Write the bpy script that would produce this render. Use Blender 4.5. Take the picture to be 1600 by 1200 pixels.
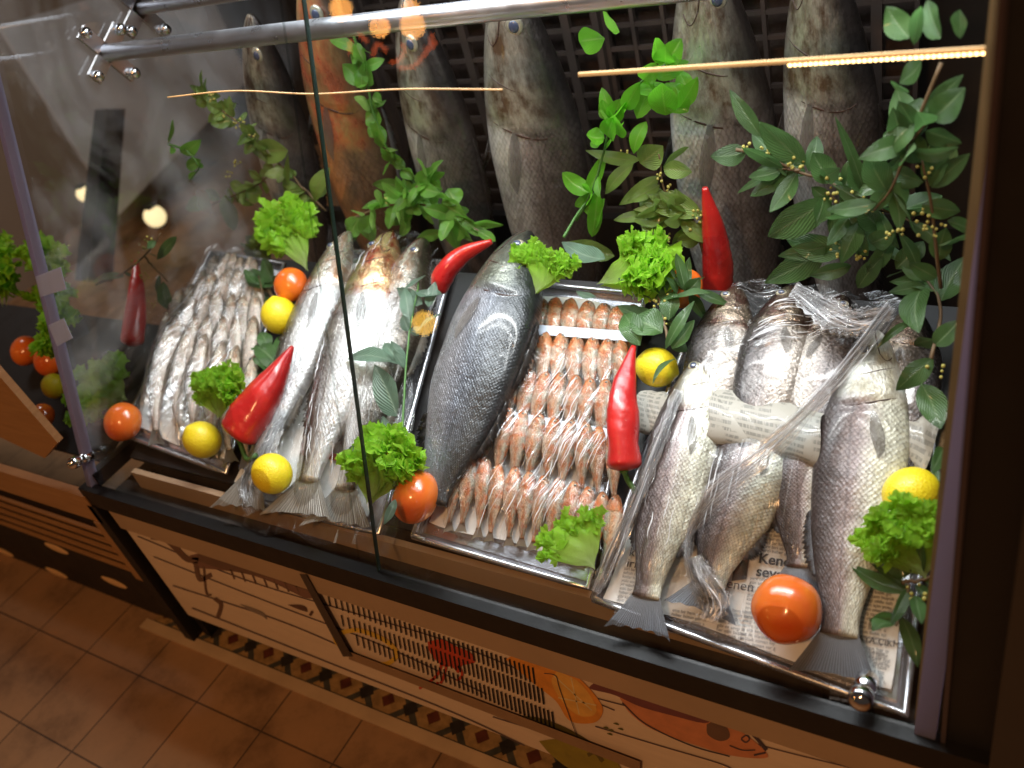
import bpy, math, random
import numpy as np
from mathutils import Vector, Matrix
sc = bpy.context.scene
for o in list(bpy.data.objects): bpy.data.objects.remove(o)
COL = sc.collection
# ---------------------------------------------------------------- camera, world, exposure
FPX = 1386.0; HC = 1.25                      # focal length in px of a 1600 px wide frame; camera height
def _n(v): v = np.array(v, float); return v/np.linalg.norm(v)
_X = _n((2300, 330, -FPX)); _Y = _n((1030, -1360, FPX)); _Z = _n(np.cross(_X, _Y))
_Y = np.cross(_Z, _X)                         # world axes seen in the camera frame (x right, y down, z forward)
CAM = np.array((0.0, -0.5, HC))
cd = bpy.data.cameras.new('camera'); cam = bpy.data.objects.new('camera', cd); COL.objects.link(cam)
sc.camera = cam
cx = (_X[0], _Y[0], _Z[0]); cy = (_X[1], _Y[1], _Z[1]); cz = (_X[2], _Y[2], _Z[2])
if np.dot(cz, (0, 0, 1)) > 0: raise SystemExit('bad camera')
M = Matrix(((cx[0], -cy[0], -cz[0], CAM[0]), (cx[1], -cy[1], -cz[1], CAM[1]), (cx[2], -cy[2], -cz[2], CAM[2]), (0, 0, 0, 1)))
cam.matrix_world = M
cd.sensor_width = 36; cd.lens = 36*FPX/1600; cd.clip_start = 0.02; cd.clip_end = 60
cd.dof.use_dof = True; cd.dof.focus_distance = 1.12; cd.dof.aperture_fstop = 3.6
w = bpy.data.worlds.new('World'); sc.world = w; w.use_nodes = True
w.node_tree.nodes['Background'].inputs[0].default_value = (0.11, 0.085, 0.07, 1)
w.node_tree.nodes['Background'].inputs[1].default_value = 0.30
sc.view_settings.view_transform = 'Standard'; sc.view_settings.look = 'None'
sc.view_settings.exposure = 0; sc.view_settings.gamma = 1
def lamp(name, loc, target, sx, sy, power, col, spread=180):
    l = bpy.data.lights.new(name, 'AREA'); l.shape = 'RECTANGLE'; l.size = sx; l.size_y = sy
    l.energy = power; l.color = col; l.spread = math.radians(spread)
    o = bpy.data.objects.new(name, l); COL.objects.link(o); o.location = loc
    d = Vector(target)-Vector(loc)
    z = -d.normalized(); x = Vector((1, 0, 0)); y = z.cross(x).normalized(); x = y.cross(z)
    o.matrix_world = Matrix(((x[0], y[0], z[0], loc[0]), (x[1], y[1], z[1], loc[1]), (x[2], y[2], z[2], loc[2]), (0, 0, 0, 1)))
    return o
lamp('case_lamp_front', (-0.55, 0.315, 1.17), (-0.6, 0.22, 0.5), 0.98, 0.03, 3.4, (0.97, 0.98, 0.97), 115)
lamp('case_fill_light', (-0.62, 0.45, 1.19), (-0.64, 0.36, 0.5), 1.1, 0.24, 5.6, (0.86, 0.93, 1.0), 150)  # broad unseen fill, added for more ambient light in the case
lamp('left_fill_light', (-2.2, 0.5, 1.7), (-2.7, 0.9, 0.8), 0.4, 0.3, 8, (0.95, 0.95, 0.95))  # unseen area light, added to brighten the produce and far wall
lamp('street_lamp_warm', (-0.2, -2.0, 2.9), (-0.6, 0.0, 0.2), 0.25, 0.25, 36, (1.0, 0.52, 0.22))
# ---------------------------------------------------------------- pixel of the photograph -> ray -> a plane of the place
def ray(px, py):
    c = np.array((px-800, py-600, FPX))
    return np.array((c@_X, c@_Y, c@_Z))
TH = math.radians(20)
EX = np.array((1, 0, 0)); EY = np.array((0, math.cos(TH), math.sin(TH))); EN = np.array((0, -math.sin(TH), math.cos(TH)))
DO = np.array((0, 0.03, HC-0.825))           # a point of the sloping deck
def hit(px, py, p, n):
    d = ray(px, py); t = ((p-CAM)@n)/(d@n); return CAM+d*t
def D(px, py, h=0): return hit(px, py, DO+EN*h, EN)
def V(px, py, Y): return hit(px, py, np.array((0, Y, 0)), np.array((0, 1, 0)))
def Hz(px, py, z): return hit(px, py, np.array((0, 0, z)), np.array((0, 0, 1)))
def SX(px, py, X): return hit(px, py, np.array((X, 0, 0)), np.array((1, 0, 0)))
def ab(p): q = np.array(p)-DO; return q@EX, q@EY, q@EN
def dk(a, b, h=0): return DO+EX*a+EY*b+EN*h
def mpp(p):                                  # metres per px at a point
    return ((np.array(p)-CAM)@np.array(cz))/FPX
# ---------------------------------------------------------------- object helpers
def tag(o, label=None, cat=None, group=None, kind=None):
    if label: o['label'] = label
    if cat: o['category'] = cat
    if group: o['group'] = group
    if kind: o['kind'] = kind
    return o
def link(o, parent=None):
    COL.objects.link(o)
    if parent is not None: o.parent = parent
    return o
def empty(name, loc=(0, 0, 0)):
    o = bpy.data.objects.new(name, None); o.empty_display_size = 0.02; COL.objects.link(o); o.location = Vector(loc); return o
def mesh(name, vs, fs, mat, uv=None, smooth=True):
    me = bpy.data.meshes.new(name); me.from_pydata([tuple(map(float, v)) for v in vs], [], fs); 
    if uv is not None:
        l = me.uv_layers.new(name='UVMap'); idx = np.empty(len(me.loops), int); me.loops.foreach_get('vertex_index', idx)
        l.data.foreach_set('uv', np.array(uv, float)[idx].ravel())
    if smooth: me.polygons.foreach_set('use_smooth', [True]*len(me.polygons))
    if mat: me.materials.append(mat)
    me.update(); return me
def obj(name, vs, fs, mat, parent=None, uv=None, smooth=True, org=None):
    if org is not None: vs = [np.array(v)-np.array(org) for v in vs]
    o = bpy.data.objects.new(name, mesh(name, vs, fs, mat, uv, smooth)); link(o, parent)
    if org is not None: o.location = Vector(org)
    return o
class MB:
    def __init__(s): s.v = []; s.f = []; s.u = []
    def add(s, vs, fs, uv=None):
        k = len(s.v); s.v += [np.array(v, float) for v in vs]; s.f += [tuple(i+k for i in f) for f in fs]
        s.u += list(uv) if uv is not None else [(0, 0)]*len(vs)
    def box(s, x0, x1, y0, y1, z0, z1):
        vs = [(x, y, z) for x in (x0, x1) for y in (y0, y1) for z in (z0, z1)]
        s.add(vs, [(0, 1, 3, 2), (4, 6, 7, 5), (0, 4, 5, 1), (2, 3, 7, 6), (0, 2, 6, 4), (1, 5, 7, 3)])
    def hexa(s, c):                          # 8 corners: 4 of one face then 4 of the opposite face
        s.add(c, [(0, 1, 2, 3), (7, 6, 5, 4), (0, 4, 5, 1), (1, 5, 6, 2), (2, 6, 7, 3), (3, 7, 4, 0)])
    def tube(s, pts, r, n=8, cap=True):
        pts = [np.array(p, float) for p in pts]; m = len(pts)
        if not hasattr(r, '__len__'): r = [r]*m
        up = np.array((0.13, 0.31, 0.94)); vs = []; uv = []
        for i, p in enumerate(pts):
            t = _n(pts[min(i+1, m-1)]-pts[max(i-1, 0)]+1e-9); a = np.cross(t, up)
            if np.linalg.norm(a) < 1e-3: a = np.cross(t, (1, 0, 0))
            a = _n(a); b = np.cross(t, a); up = np.cross(a, t)
            for k in range(n):
                q = 2*math.pi*k/n; vs.append(p+r[i]*(a*math.cos(q)+b*math.sin(q))); uv.append((k/n, i/(m-1)))
        fs = [(i*n+k, i*n+(k+1) % n, (i+1)*n+(k+1) % n, (i+1)*n+k) for i in range(m-1) for k in range(n)]
        if cap: fs += [tuple(range(n))[::-1], tuple((m-1)*n+k for k in range(n))]
        s.add(vs, fs, uv)
    def ball(s, c, r, nu=10, nv=7, sc3=(1, 1, 1)):
        vs = [np.array(c)+np.array((0, 0, -r*sc3[2]))]; uv = [(0, 0)]
        for j in range(1, nv):
            t = math.pi*j/nv
            for i in range(nu):
                q = 2*math.pi*i/nu; vs.append(np.array(c)+r*np.array((sc3[0]*math.sin(t)*math.cos(q), sc3[1]*math.sin(t)*math.sin(q), -sc3[2]*math.cos(t)))); uv.append((i/nu, j/nv))
        vs.append(np.array(c)+np.array((0, 0, r*sc3[2]))); uv.append((0, 1)); L = len(vs)-1
        fs = [(0, 1+(i+1) % nu, 1+i) for i in range(nu)]+[(1+(j*nu)+i, 1+(j*nu)+(i+1) % nu, 1+(j+1)*nu+(i+1) % nu, 1+(j+1)*nu+i) for j in range(nv-2) for i in range(nu)]
        fs += [(L, 1+(nv-2)*nu+i, 1+(nv-2)*nu+(i+1) % nu) for i in range(nu)]
        s.add(vs, fs, uv)
    def lathe(s, prof, n=20, ax='z', c=(0, 0, 0)):
        vs = []; 
        for r, z in prof:
            for k in range(n):
                q = 2*math.pi*k/n; p = (r*math.cos(q), r*math.sin(q), z)
                if ax == 'y': p = (p[0], p[2], p[1])
                vs.append(np.array(p)+np.array(c))
        m = len(prof)
        fs = [(i*n+k, i*n+(k+1) % n, (i+1)*n+(k+1) % n, (i+1)*n+k) for i in range(m-1) for k in range(n)]
        fs += [tuple(range(n))[::-1], tuple((m-1)*n+k for k in range(n))]
        s.add(vs, fs)
    def build(s, name, mat, parent=None, smooth=False, org=None):
        return obj(name, s.v, s.f, mat, parent, s.u, smooth, org)
def crom(pts, n):                            # Catmull-Rom through points
    P = [np.array(p, float) for p in pts]; P = [2*P[0]-P[1]]+P+[2*P[-1]-P[-2]]; out = []
    segs = len(P)-3
    for i in range(n+1):
        t = i/n*segs; k = min(int(t), segs-1); t -= k; a, b, c, d = P[k:k+4]
        out.append(0.5*((2*b)+(-a+c)*t+(2*a-5*b+4*c-d)*t*t+(-a+3*b-3*c+d)*t**3))
    return out
# ---------------------------------------------------------------- materials
def L_(nt, a, b): nt.links.new(a, b)
class Mat:
    def __init__(s, name, col=(.5, .5, .5), rough=.5, metal=0, spec=.5, coat=0, trans=0, sss=0, emis=None, es=0):
        s.m = bpy.data.materials.new(name); s.m.use_nodes = True; s.nt = s.m.node_tree; s.b = s.nt.nodes['Principled BSDF']
        s.set('Base Color', (*col, 1)); s.set('Roughness', rough); s.set('Metallic', metal); s.set('Specular IOR Level', spec)
        s.set('Coat Weight', coat); s.set('Coat Roughness', .08); s.set('Transmission Weight', trans)
        if sss: s.set('Subsurface Weight', sss); s.set('Subsurface Radius', (.01, .004, .002)); s.set('Subsurface Scale', .6)
        if emis: s.set('Emission Color', (*emis, 1)); s.set('Emission Strength', es)
    def set(s, k, v): s.b.inputs[k].default_value = v
    def N(s, t, **kw):
        n = s.nt.nodes.new('ShaderNode'+t)
        for k, v in kw.items():
            if k[0] == '_': n.inputs[k[1:].replace('_', ' ')].default_value = v
            else: setattr(n, k, v)
        return n
    def co(s, kind='Object'): return s.N('TexCoord').outputs[kind]
    def map(s, src, scale=(1, 1, 1), rot=(0, 0, 0), loc=(0, 0, 0)):
        n = s.N('Mapping'); n.inputs['Scale'].default_value = scale; n.inputs['Rotation'].default_value = rot; n.inputs['Location'].default_value = loc
        L_(s.nt, src, n.inputs[0]); return n.outputs[0]
    def noise(s, src, scale, detail=3, rough=.55, dist=0):
        n = s.N('TexNoise', _Scale=scale, _Detail=detail, _Roughness=rough, _Distortion=dist); L_(s.nt, src, n.inputs['Vector']); return n.outputs['Fac']
    def ramp(s, src, stops, interp='LINEAR'):
        n = s.N('ValToRGB'); n.color_ramp.interpolation = interp; e = n.color_ramp.elements
        while len(e) < len(stops): e.new(.5)
        for i, (p, c) in enumerate(stops):
            e[i].position = p; e[i].color = (*c, 1) if hasattr(c, '__len__') else (c, c, c, 1)
        L_(s.nt, src, n.inputs[0]); return n.outputs[0]
    def mix(s, fac, a, b, mode='MIX'):
        n = s.N('Mix', data_type='RGBA', blend_type=mode)
        for i, x in ((0, fac), (6, a), (7, b)):
            if isinstance(x, (int, float)): n.inputs[i].default_value = x
            elif isinstance(x, tuple): n.inputs[i].default_value = (*x, 1)
            else: L_(s.nt, x, n.inputs[i])
        return n.outputs[2]
    def math(s, op, a, b=0, clamp=False):
        n = s.N('Math', operation=op); n.use_clamp = clamp
        for i, x in ((0, a), (1, b)):
            if isinstance(x, (int, float)): n.inputs[i].default_value = x
            else: L_(s.nt, x, n.inputs[i])
        return n.outputs[0]
    def bump(s, h, dist=.001, strength=1, prev=None):
        n = s.N('Bump', _Strength=strength, _Distance=dist); L_(s.nt, h, n.inputs['Height'])
        if prev: L_(s.nt, prev, n.inputs['Normal'])
        L_(s.nt, n.outputs[0], s.b.inputs['Normal']); return n.outputs[0]
    def to(s, k, src): L_(s.nt, src, s.b.inputs[k]); return s
def simple(name, col, rough=.5, metal=0, coat=0, var=.25, scale=30, bump=0, bscale=200, **kw):
    m = Mat(name, col, rough, metal, coat=coat, **kw); c = m.co()
    if var:
        n = m.noise(c, scale, 4); m.to('Base Color', m.mix(n, tuple(x*(1-var) for x in col), tuple(min(1, x*(1+var)) for x in col)))
        m.to('Roughness', m.ramp(n, [(0, max(0, rough-.1)), (1, min(1, rough+.15))]))
    if bump: m.bump(m.noise(c, bscale, 3), bump)
    return m.m
mt = {}
mt['black'] = simple('black_gloss', (.005, .004, .004), .34, coat=0, spec=.3, var=.4, bump=.0002, bscale=60)
mt['blackmatt'] = simple('black_matt', (.006, .005, .005), .5, var=.4)
mt['steel'] = simple('brushed_steel', (.72, .72, .76), .28, 1, var=.08)
mt['chrome'] = simple('chrome', (.8, .8, .82), .06, 1, var=.05)
mt['alu'] = simple('anodised_edge', (.48, .50, .80), .5, .1, var=.2, scale=14)
def edgemat(name, col, tcol, f=.6):
    m = Mat(name, col, .4); m.to('Base Color', m.mix(m.noise(m.map(m.co(), (60, 3, 3)), 3, 3), tuple(x*.7 for x in col), col)); tr = m.N('BsdfTranslucent'); tr.inputs[0].default_value = (*tcol, 1); mx = m.N('MixShader'); mx.inputs[0].default_value = f
    L_(m.nt, m.b.outputs[0], mx.inputs[1]); L_(m.nt, tr.outputs[0], mx.inputs[2]); L_(m.nt, mx.outputs[0], m.nt.nodes['Material Output'].inputs[0]); return m.m
mt['alu'] = edgemat('glass_edge_lilac', (.28, .28, .38), (.62, .56, .74)); mt['beige'] = simple('beige_board', (.40, .27, .17), .35, var=.18, scale=9)
mt['pan'] = simple('steel_pan', (.045, .036, .03), .28, .3, var=.3, scale=12)
mt['tray'] = simple('tray_metal', (.62, .62, .66), .22, .85, var=.12, scale=40, bump=.0003, bscale=90)
mt['traywhite'] = simple('tray_plastic', (.62, .60, .56), .3, 0, var=.12, scale=20)
mt['crate'] = simple('crate_plastic', (.05, .036, .03), .38, var=.3)
mt['stem'] = simple('twig', (.12, .075, .035), .6, var=.3, scale=90)
mt['greenstem'] = simple('green_stem', (.06, .16, .03), .5, var=.3, scale=90)
mt['bud'] = simple('laurel_buds', (.38, .34, .08), .45, var=.2, scale=200)
mt['calyx'] = simple('calyx', (.05, .12, .02), .5, var=.2, scale=200)
mt['tape'] = edgemat('tape', (.55, .60, .80), (.8, .85, 1), .5)
mt['backwall'] = simple('dark_back', (.018, .013, .010), .5, var=.4, scale=6)
# glass: thin pane, clear with a mirror film that grows at grazing angles
def glassmat(name, tint=(1, 1, 1), k=1.0, smudge_glare=.0):
    m = bpy.data.materials.new(name); m.use_nodes = True; nt = m.node_tree; nt.nodes.clear()
    o = nt.nodes.new('ShaderNodeOutputMaterial'); t = nt.nodes.new('ShaderNodeBsdfTransparent'); t.inputs[0].default_value = (*tint, 1)
    g = nt.nodes.new('ShaderNodeBsdfGlossy'); g.inputs['Roughness'].default_value = .0
    f = nt.nodes.new('ShaderNodeFresnel'); f.inputs[0].default_value = 1.5
    mu = nt.nodes.new('ShaderNodeMath'); mu.operation = 'MULTIPLY'; mu.inputs[1].default_value = k; nt.links.new(f.outputs[0], mu.inputs[0])
    mx = nt.nodes.new('ShaderNodeMixShader'); nt.links.new(mu.outputs[0], mx.inputs[0]); nt.links.new(t.outputs[0], mx.inputs[1]); nt.links.new(g.outputs[0], mx.inputs[2])
    out = mx.outputs[0]
    if smudge_glare:
        d = nt.nodes.new('ShaderNodeBsdfDiffuse'); d.inputs[0].default_value = (.8, .8, .82, 1)
        tc = nt.nodes.new('ShaderNodeTexCoord'); mp = nt.nodes.new('ShaderNodeMapping'); mp.inputs['Scale'].default_value = (5, 2, 1.6); mp.inputs['Rotation'].default_value = (0, .7, 0)
        nz = nt.nodes.new('ShaderNodeTexNoise'); nz.inputs['Scale'].default_value = 1.6; nz.inputs['Detail'].default_value = 6; nz.inputs['Distortion'].default_value = 1.5
        rp = nt.nodes.new('ShaderNodeValToRGB'); rp.color_ramp.elements[0].position = .45; rp.color_ramp.elements[0].color = (0, 0, 0, 1); rp.color_ramp.elements[1].position = .8; rp.color_ramp.elements[1].color = (smudge_glare,)*3+(1,)
        nt.links.new(tc.outputs['Object'], mp.inputs[0]); nt.links.new(mp.outputs[0], nz.inputs['Vector']); nt.links.new(nz.outputs[0], rp.inputs[0])
        m2 = nt.nodes.new('ShaderNodeMixShader'); nt.links.new(rp.outputs[0], m2.inputs[0]); nt.links.new(out, m2.inputs[1]); nt.links.new(d.outputs[0], m2.inputs[2]); out = m2.outputs[0]
    nt.links.new(out, o.inputs[0]); return m
mt['glass'] = glassmat('clear_glass', (.97, .985, .975), .8, .03)
mt['sideglass'] = glassmat('side_glass', (.93, .95, .94), 1.2, .45)  # pale diffuse patches paint whitish glare onto this pane
mt['glassedge'] = simple('green_glass_edge', (.008, .025, .02), .45, var=.3)
# cling film; highlights painted in as white diffuse streaks
def filmmat(name, rot, streak=(90, 7), dens=.58, amt=.75, base=.05, white=.45):
    m = bpy.data.materials.new(name); m.use_nodes = True; nt = m.node_tree; nt.nodes.clear()
    def N(t): return nt.nodes.new('ShaderNode'+t)
    o = N('OutputMaterial'); t = N('BsdfTransparent'); g = N('BsdfGlossy'); g.inputs['Roughness'].default_value = .16; g.inputs[0].default_value = (1, 1, 1, 1)
    d = N('BsdfTranslucent'); d.inputs[0].default_value = (.9, .92, .95, 1)
    df = N('BsdfDiffuse'); df.inputs[0].default_value = (.88, .9, .95, 1); fm_ = N('Math'); fm_.operation = 'MULTIPLY'; fm_.inputs[1].default_value = .55
    uv = N('TexCoord'); mp = N('Mapping'); mp.inputs['Rotation'].default_value = (0, 0, rot); nt.links.new(uv.outputs['UV'], mp.inputs[0])
    mp2 = N('Mapping'); mp2.inputs['Scale'].default_value = (streak[0], streak[1], 1); nt.links.new(mp.outputs[0], mp2.inputs[0])
    nz = N('TexNoise'); nz.inputs['Scale'].default_value = 1; nz.inputs['Detail'].default_value = 4; nz.inputs['Distortion'].default_value = .9; nt.links.new(mp2.outputs[0], nz.inputs['Vector'])
    rp = N('ValToRGB'); e = rp.color_ramp.elements; e[0].position = dens; e[0].color = (0, 0, 0, 1); e[1].position = dens+.13; e[1].color = (amt, amt, amt, 1); nt.links.new(nz.outputs[0], rp.inputs[0])
    lo = N('TexNoise'); lo.inputs['Scale'].default_value = 9; lo.inputs['Detail'].default_value = 2; nt.links.new(uv.outputs['UV'], lo.inputs['Vector'])
    lr = N('ValToRGB'); lr.color_ramp.elements[0].position = .40; lr.color_ramp.elements[1].position = .62; nt.links.new(lo.outputs[0], lr.inputs[0])
    mu = N('Math'); mu.operation = 'MULTIPLY'; nt.links.new(rp.outputs[0], mu.inputs[0]); nt.links.new(lr.outputs[0], mu.inputs[1])
    fr = N('Fresnel'); fr.inputs[0].default_value = 1.45
    ad = N('Math'); ad.operation = 'ADD'; nt.links.new(fr.outputs[0], fm_.inputs[0]); nt.links.new(fm_.outputs[0], ad.inputs[0]); ad.inputs[1].default_value = base
    bp = N('Bump'); bp.inputs['Distance'].default_value = .004; bp.inputs['Strength'].default_value = 1; nt.links.new(nz.outputs[0], bp.inputs['Height'])
    nt.links.new(bp.outputs[0], g.inputs['Normal']); nt.links.new(bp.outputs[0], fr.inputs['Normal'])
    m1 = N('MixShader'); nt.links.new(ad.outputs[0], m1.inputs[0]); nt.links.new(t.outputs[0], m1.inputs[1]); nt.links.new(g.outputs[0], m1.inputs[2])
    md = N('MixShader'); md.inputs[0].default_value = white; nt.links.new(g.outputs[0], md.inputs[1]); nt.links.new(df.outputs[0], md.inputs[2])
    m2 = N('MixShader'); nt.links.new(mu.outputs[0], m2.inputs[0]); nt.links.new(m1.outputs[0], m2.inputs[1]); nt.links.new(md.outputs[0], m2.inputs[2])
    nt.links.new(m2.outputs[0], o.inputs[0]); return m
# fish skin
def skin(name, belly, flank, back, head, headdark, scales=(85, 20), sc_amt=.45, blotch=None, metal=.45, rough=.3, bl=(.52, .62), bscale=18, warm=None, belly_end=.3, headu=.26):
    m = Mat(name, flank, rough, metal, coat=.35); uv = m.co('UV')
    sep = m.N('SeparateXYZ'); L_(m.nt, uv, sep.inputs[0]); u, v = sep.outputs[0], sep.outputs[1]
    oi = m.N('ObjectInfo').outputs['Random']
    off = m.N('VectorMath', operation='ADD'); L_(m.nt, uv, off.inputs[0]); cmb = m.N('CombineXYZ'); L_(m.nt, oi, cmb.inputs[2]); L_(m.nt, oi, cmb.inputs[2])
    mul = m.math('MULTIPLY', oi, 37.0); L_(m.nt, mul, cmb.inputs[2]); L_(m.nt, cmb.outputs[0], off.inputs[1]); rv = off.outputs[0]
    st = m.map(rv, (3, .8, 1)); n1 = m.noise(st, 4, 5)
    vv = m.math('ADD', v, m.math('MULTIPLY', m.math('SUBTRACT', n1, .5), .22))
    col = m.ramp(vv, [(0, belly), (belly_end, belly), (.52, flank), (.78, back), (1, tuple(x*.55 for x in back))])
    n2 = m.noise(m.map(rv, (5, 1.4, 1)), 3, 6, .65)
    hm = m.ramp(u, [(headu-.035, 1.0), (headu, 0.0)])
    hc = m.mix(m.ramp(n2, [(.42, 0.0), (.62, 1.0)]), head, headdark)
    hc = m.mix(m.ramp(vv, [(.55, 0.0), (.9, 1.0)]), hc, tuple(x*.6 for x in back))
    if blotch:
        nb = m.noise(m.map(rv, (bscale, bscale*.25, 1)), 1.0, 4, .6)
        col = m.mix(m.ramp(nb, [(bl[0], 0.0), (bl[1], .9)]), col, blotch)
        hc = m.mix(m.ramp(nb, [(bl[0]-.06, 0.0), (bl[1]-.04, .8)]), hc, blotch)
    if warm: col = m.mix(m.ramp(n2, [(.45, 0.0), (.75, .7)]), col, warm)
    vo = m.N('TexVoronoi', _Scale=1, _Randomness=.22); L_(m.nt, m.map(m.map(uv, (scales[0], scales[1], 0)), (.72, .72, 1), (0, 0, math.radians(45))), vo.inputs['Vector'])
    dist = vo.outputs['Distance']; inv = m.math('SUBTRACT', 1.0, hm)
    sc_ = m.math('MULTIPLY', m.ramp(dist, [(.38, 0.0), (.72, 1.0)]), m.math('MULTIPLY', inv, sc_amt))
    col = m.mix(sc_, col, m.mix(1.0, col, (.38, .35, .34), 'MULTIPLY'))
    tone = m.mix(m.ramp(vo.outputs['Color'], [(0, 0.0), (1, 1.0)]), (.88, .88, .88), (1.12, 1.12, 1.12)); col = m.mix(inv, col, m.mix(1.0, col, tone, 'MULTIPLY'))
    lat = m.ramp(m.math('ABSOLUTE', m.math('SUBTRACT', v, m.math('SUBTRACT', .66, m.math('MULTIPLY', u, .16)))), [(.006, 1.0), (.02, 0.0)])
    col = m.mix(m.math('MULTIPLY', lat, .4), col, tuple(x*.5 for x in back))
    col = m.mix(hm, col, hc); n3 = m.noise(m.map(rv, (9, 3.2, 1)), 2.2, 6, .7); col = m.mix(1.0, col, m.ramp(n3, [(.32, (.62, .60, .58)), (.52, (1, 1, 1)), (.72, (1.18, 1.16, 1.12))]), 'MULTIPLY'); m.to('Base Color', col); m.to('Metallic', m.math('ADD', metal, m.math('MULTIPLY', hm, .3)))
    m.to('Roughness', m.ramp(n2, [(.2, max(.12, rough-.12)), (.8, rough+.15)]))
    h = m.math('ADD', m.math('MULTIPLY', m.math('SUBTRACT', 1.0, dist), m.math('MULTIPLY', inv, .5)), m.math('MULTIPLY', m.noise(m.map(rv, (30, 8, 1)), 3, 4), .5))
    b1 = m.bump(h, .0012); m.bump(m.noise(m.map(rv, (16, 5, 1)), 2.5, 5, .6), .0022, 1, b1)
    return m.m
SK = {}
SK['bass'] = skin('bass_skin', (.66, .67, .56), (.33, .265, .26), (.10, .08, .08), (.80, .80, .74), (.50, .46, .34), scales=(112, 32), sc_amt=.85, metal=.16, belly_end=.24, rough=.34)
SK['silver'] = skin('silver_skin', (.74, .76, .77), (.50, .49, .48), (.12, .10, .075), (.70, .68, .60), (.42, .24, .14), scales=(120, 22), sc_amt=.25, belly_end=.40, rough=.26)
SK['wound'] = skin('bruised_skin', (.76, .78, .79), (.50, .48, .46), (.12, .09, .06), (.72, .56, .28), (.36, .05, .02), scales=(120, 22), sc_amt=.3, belly_end=.42, rough=.26, headu=.30)
SK['dark'] = skin('dark_skin', (.22, .22, .24), (.11, .12, .145), (.045, .05, .055), (.17, .18, .14), (.09, .10, .075), scales=(170, 56), sc_amt=.7, rough=.30, metal=.3)
SK['hang'] = skin('hanging_skin', (.62, .60, .58), (.25, .215, .20), (.10, .085, .08), (.60, .57, .48), (.16, .10, .06), scales=(110, 40), sc_amt=.6, rough=.34, headu=.29)
SK['orange'] = skin('orange_skin', (.62, .26, .09), (.20, .12, .07), (.13, .08, .05), (.62, .16, .07), (.50, .30, .12), scales=(75, 24), sc_amt=.5, headu=.40, metal=.2, belly_end=.22)
SK['head'] = skin('rear_head_skin', (.42, .38, .34), (.22, .19, .18), (.07, .06, .06), (.30, .24, .18), (.09, .04, .03), scales=(80, 22), headu=.30, rough=.22)
SK['mullet'] = skin('mullet_skin', (.60, .47, .36), (.54, .27, .13), (.40, .37, .29), (.58, .34, .17), (.50, .13, .03), scales=(45, 12), sc_amt=.35, blotch=(.52, .13, .025), bl=(.46, .66), metal=.15, rough=.24, bscale=9, belly_end=.22)
SK['anchovy'] = skin('anchovy_skin', (.80, .74, .66), (.66, .60, .54), (.30, .30, .26), (.62, .54, .42), (.42, .25, .16), scales=(150, 30), sc_amt=.1, metal=.4, rough=.22, bscale=6, warm=(.74, .52, .46), belly_end=.3)
def finmat(name, col, tip):
    m = Mat(name, col, .35, .15, coat=.3); uv = m.co('UV'); sep = m.N('SeparateXYZ'); L_(m.nt, uv, sep.inputs[0])
    wv = m.N('TexWave', _Scale=9, _Distortion=.6); wv.wave_type = 'BANDS'; wv.bands_direction = 'X'; L_(m.nt, m.map(uv, (1, .15, 1)), wv.inputs['Vector'])
    c = m.mix(sep.outputs[1], col, tip); m.to('Base Color', m.mix(m.ramp(wv.outputs[1], [(.2, 0.0), (.7, .75)]), c, tuple(x*.45 for x in tip))); m.bump(wv.outputs[1], .0012); m.set('Alpha', .82)
    return m.m
mt['fin_grey'] = finmat('grey_fin', (.52, .54, .58), (.22, .25, .30)); mt['fin_dark'] = finmat('dark_fin', (.10, .085, .08), (.07, .06, .058))
mt['fin_pink'] = finmat('pink_fin', (.62, .36, .25), (.60, .48, .34)); mt['fin_pale'] = finmat('pale_fin', (.55, .52, .45), (.38, .36, .32))
pf = Mat('pectoral_membrane', (.30, .27, .24), .35, coat=.3); pf.set('Alpha', .5); sp_ = pf.N('SeparateXYZ'); L_(pf.nt, pf.co('UV'), sp_.inputs[0]); wv_ = pf.math('SINE', pf.math('MULTIPLY', sp_.outputs[0], 60)); pf.to('Base Color', pf.mix(pf.ramp(wv_, [(.3, 0.0), (.8, 1.0)]), (.36, .32, .28), (.14, .12, .11))); pf.bump(wv_, .001); mt['pectoral'] = pf.m
mt['iris'] = simple('fish_iris', (.50, .47, .36), .18, .5, coat=1, var=.3, scale=150)
mt['pupil'] = simple('fish_pupil', (.03, .04, .07), .06, coat=1, var=.2)
mt['cloudy'] = simple('cloudy_pupil', (.06, .075, .13), .08, coat=1, var=.3)
mt['slit'] = simple('gill_slit', (.05, .022, .016), .4, var=.3)
mt['redslit'] = simple('bloody_gill', (.25, .03, .015), .25, coat=.6, var=.4)
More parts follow.
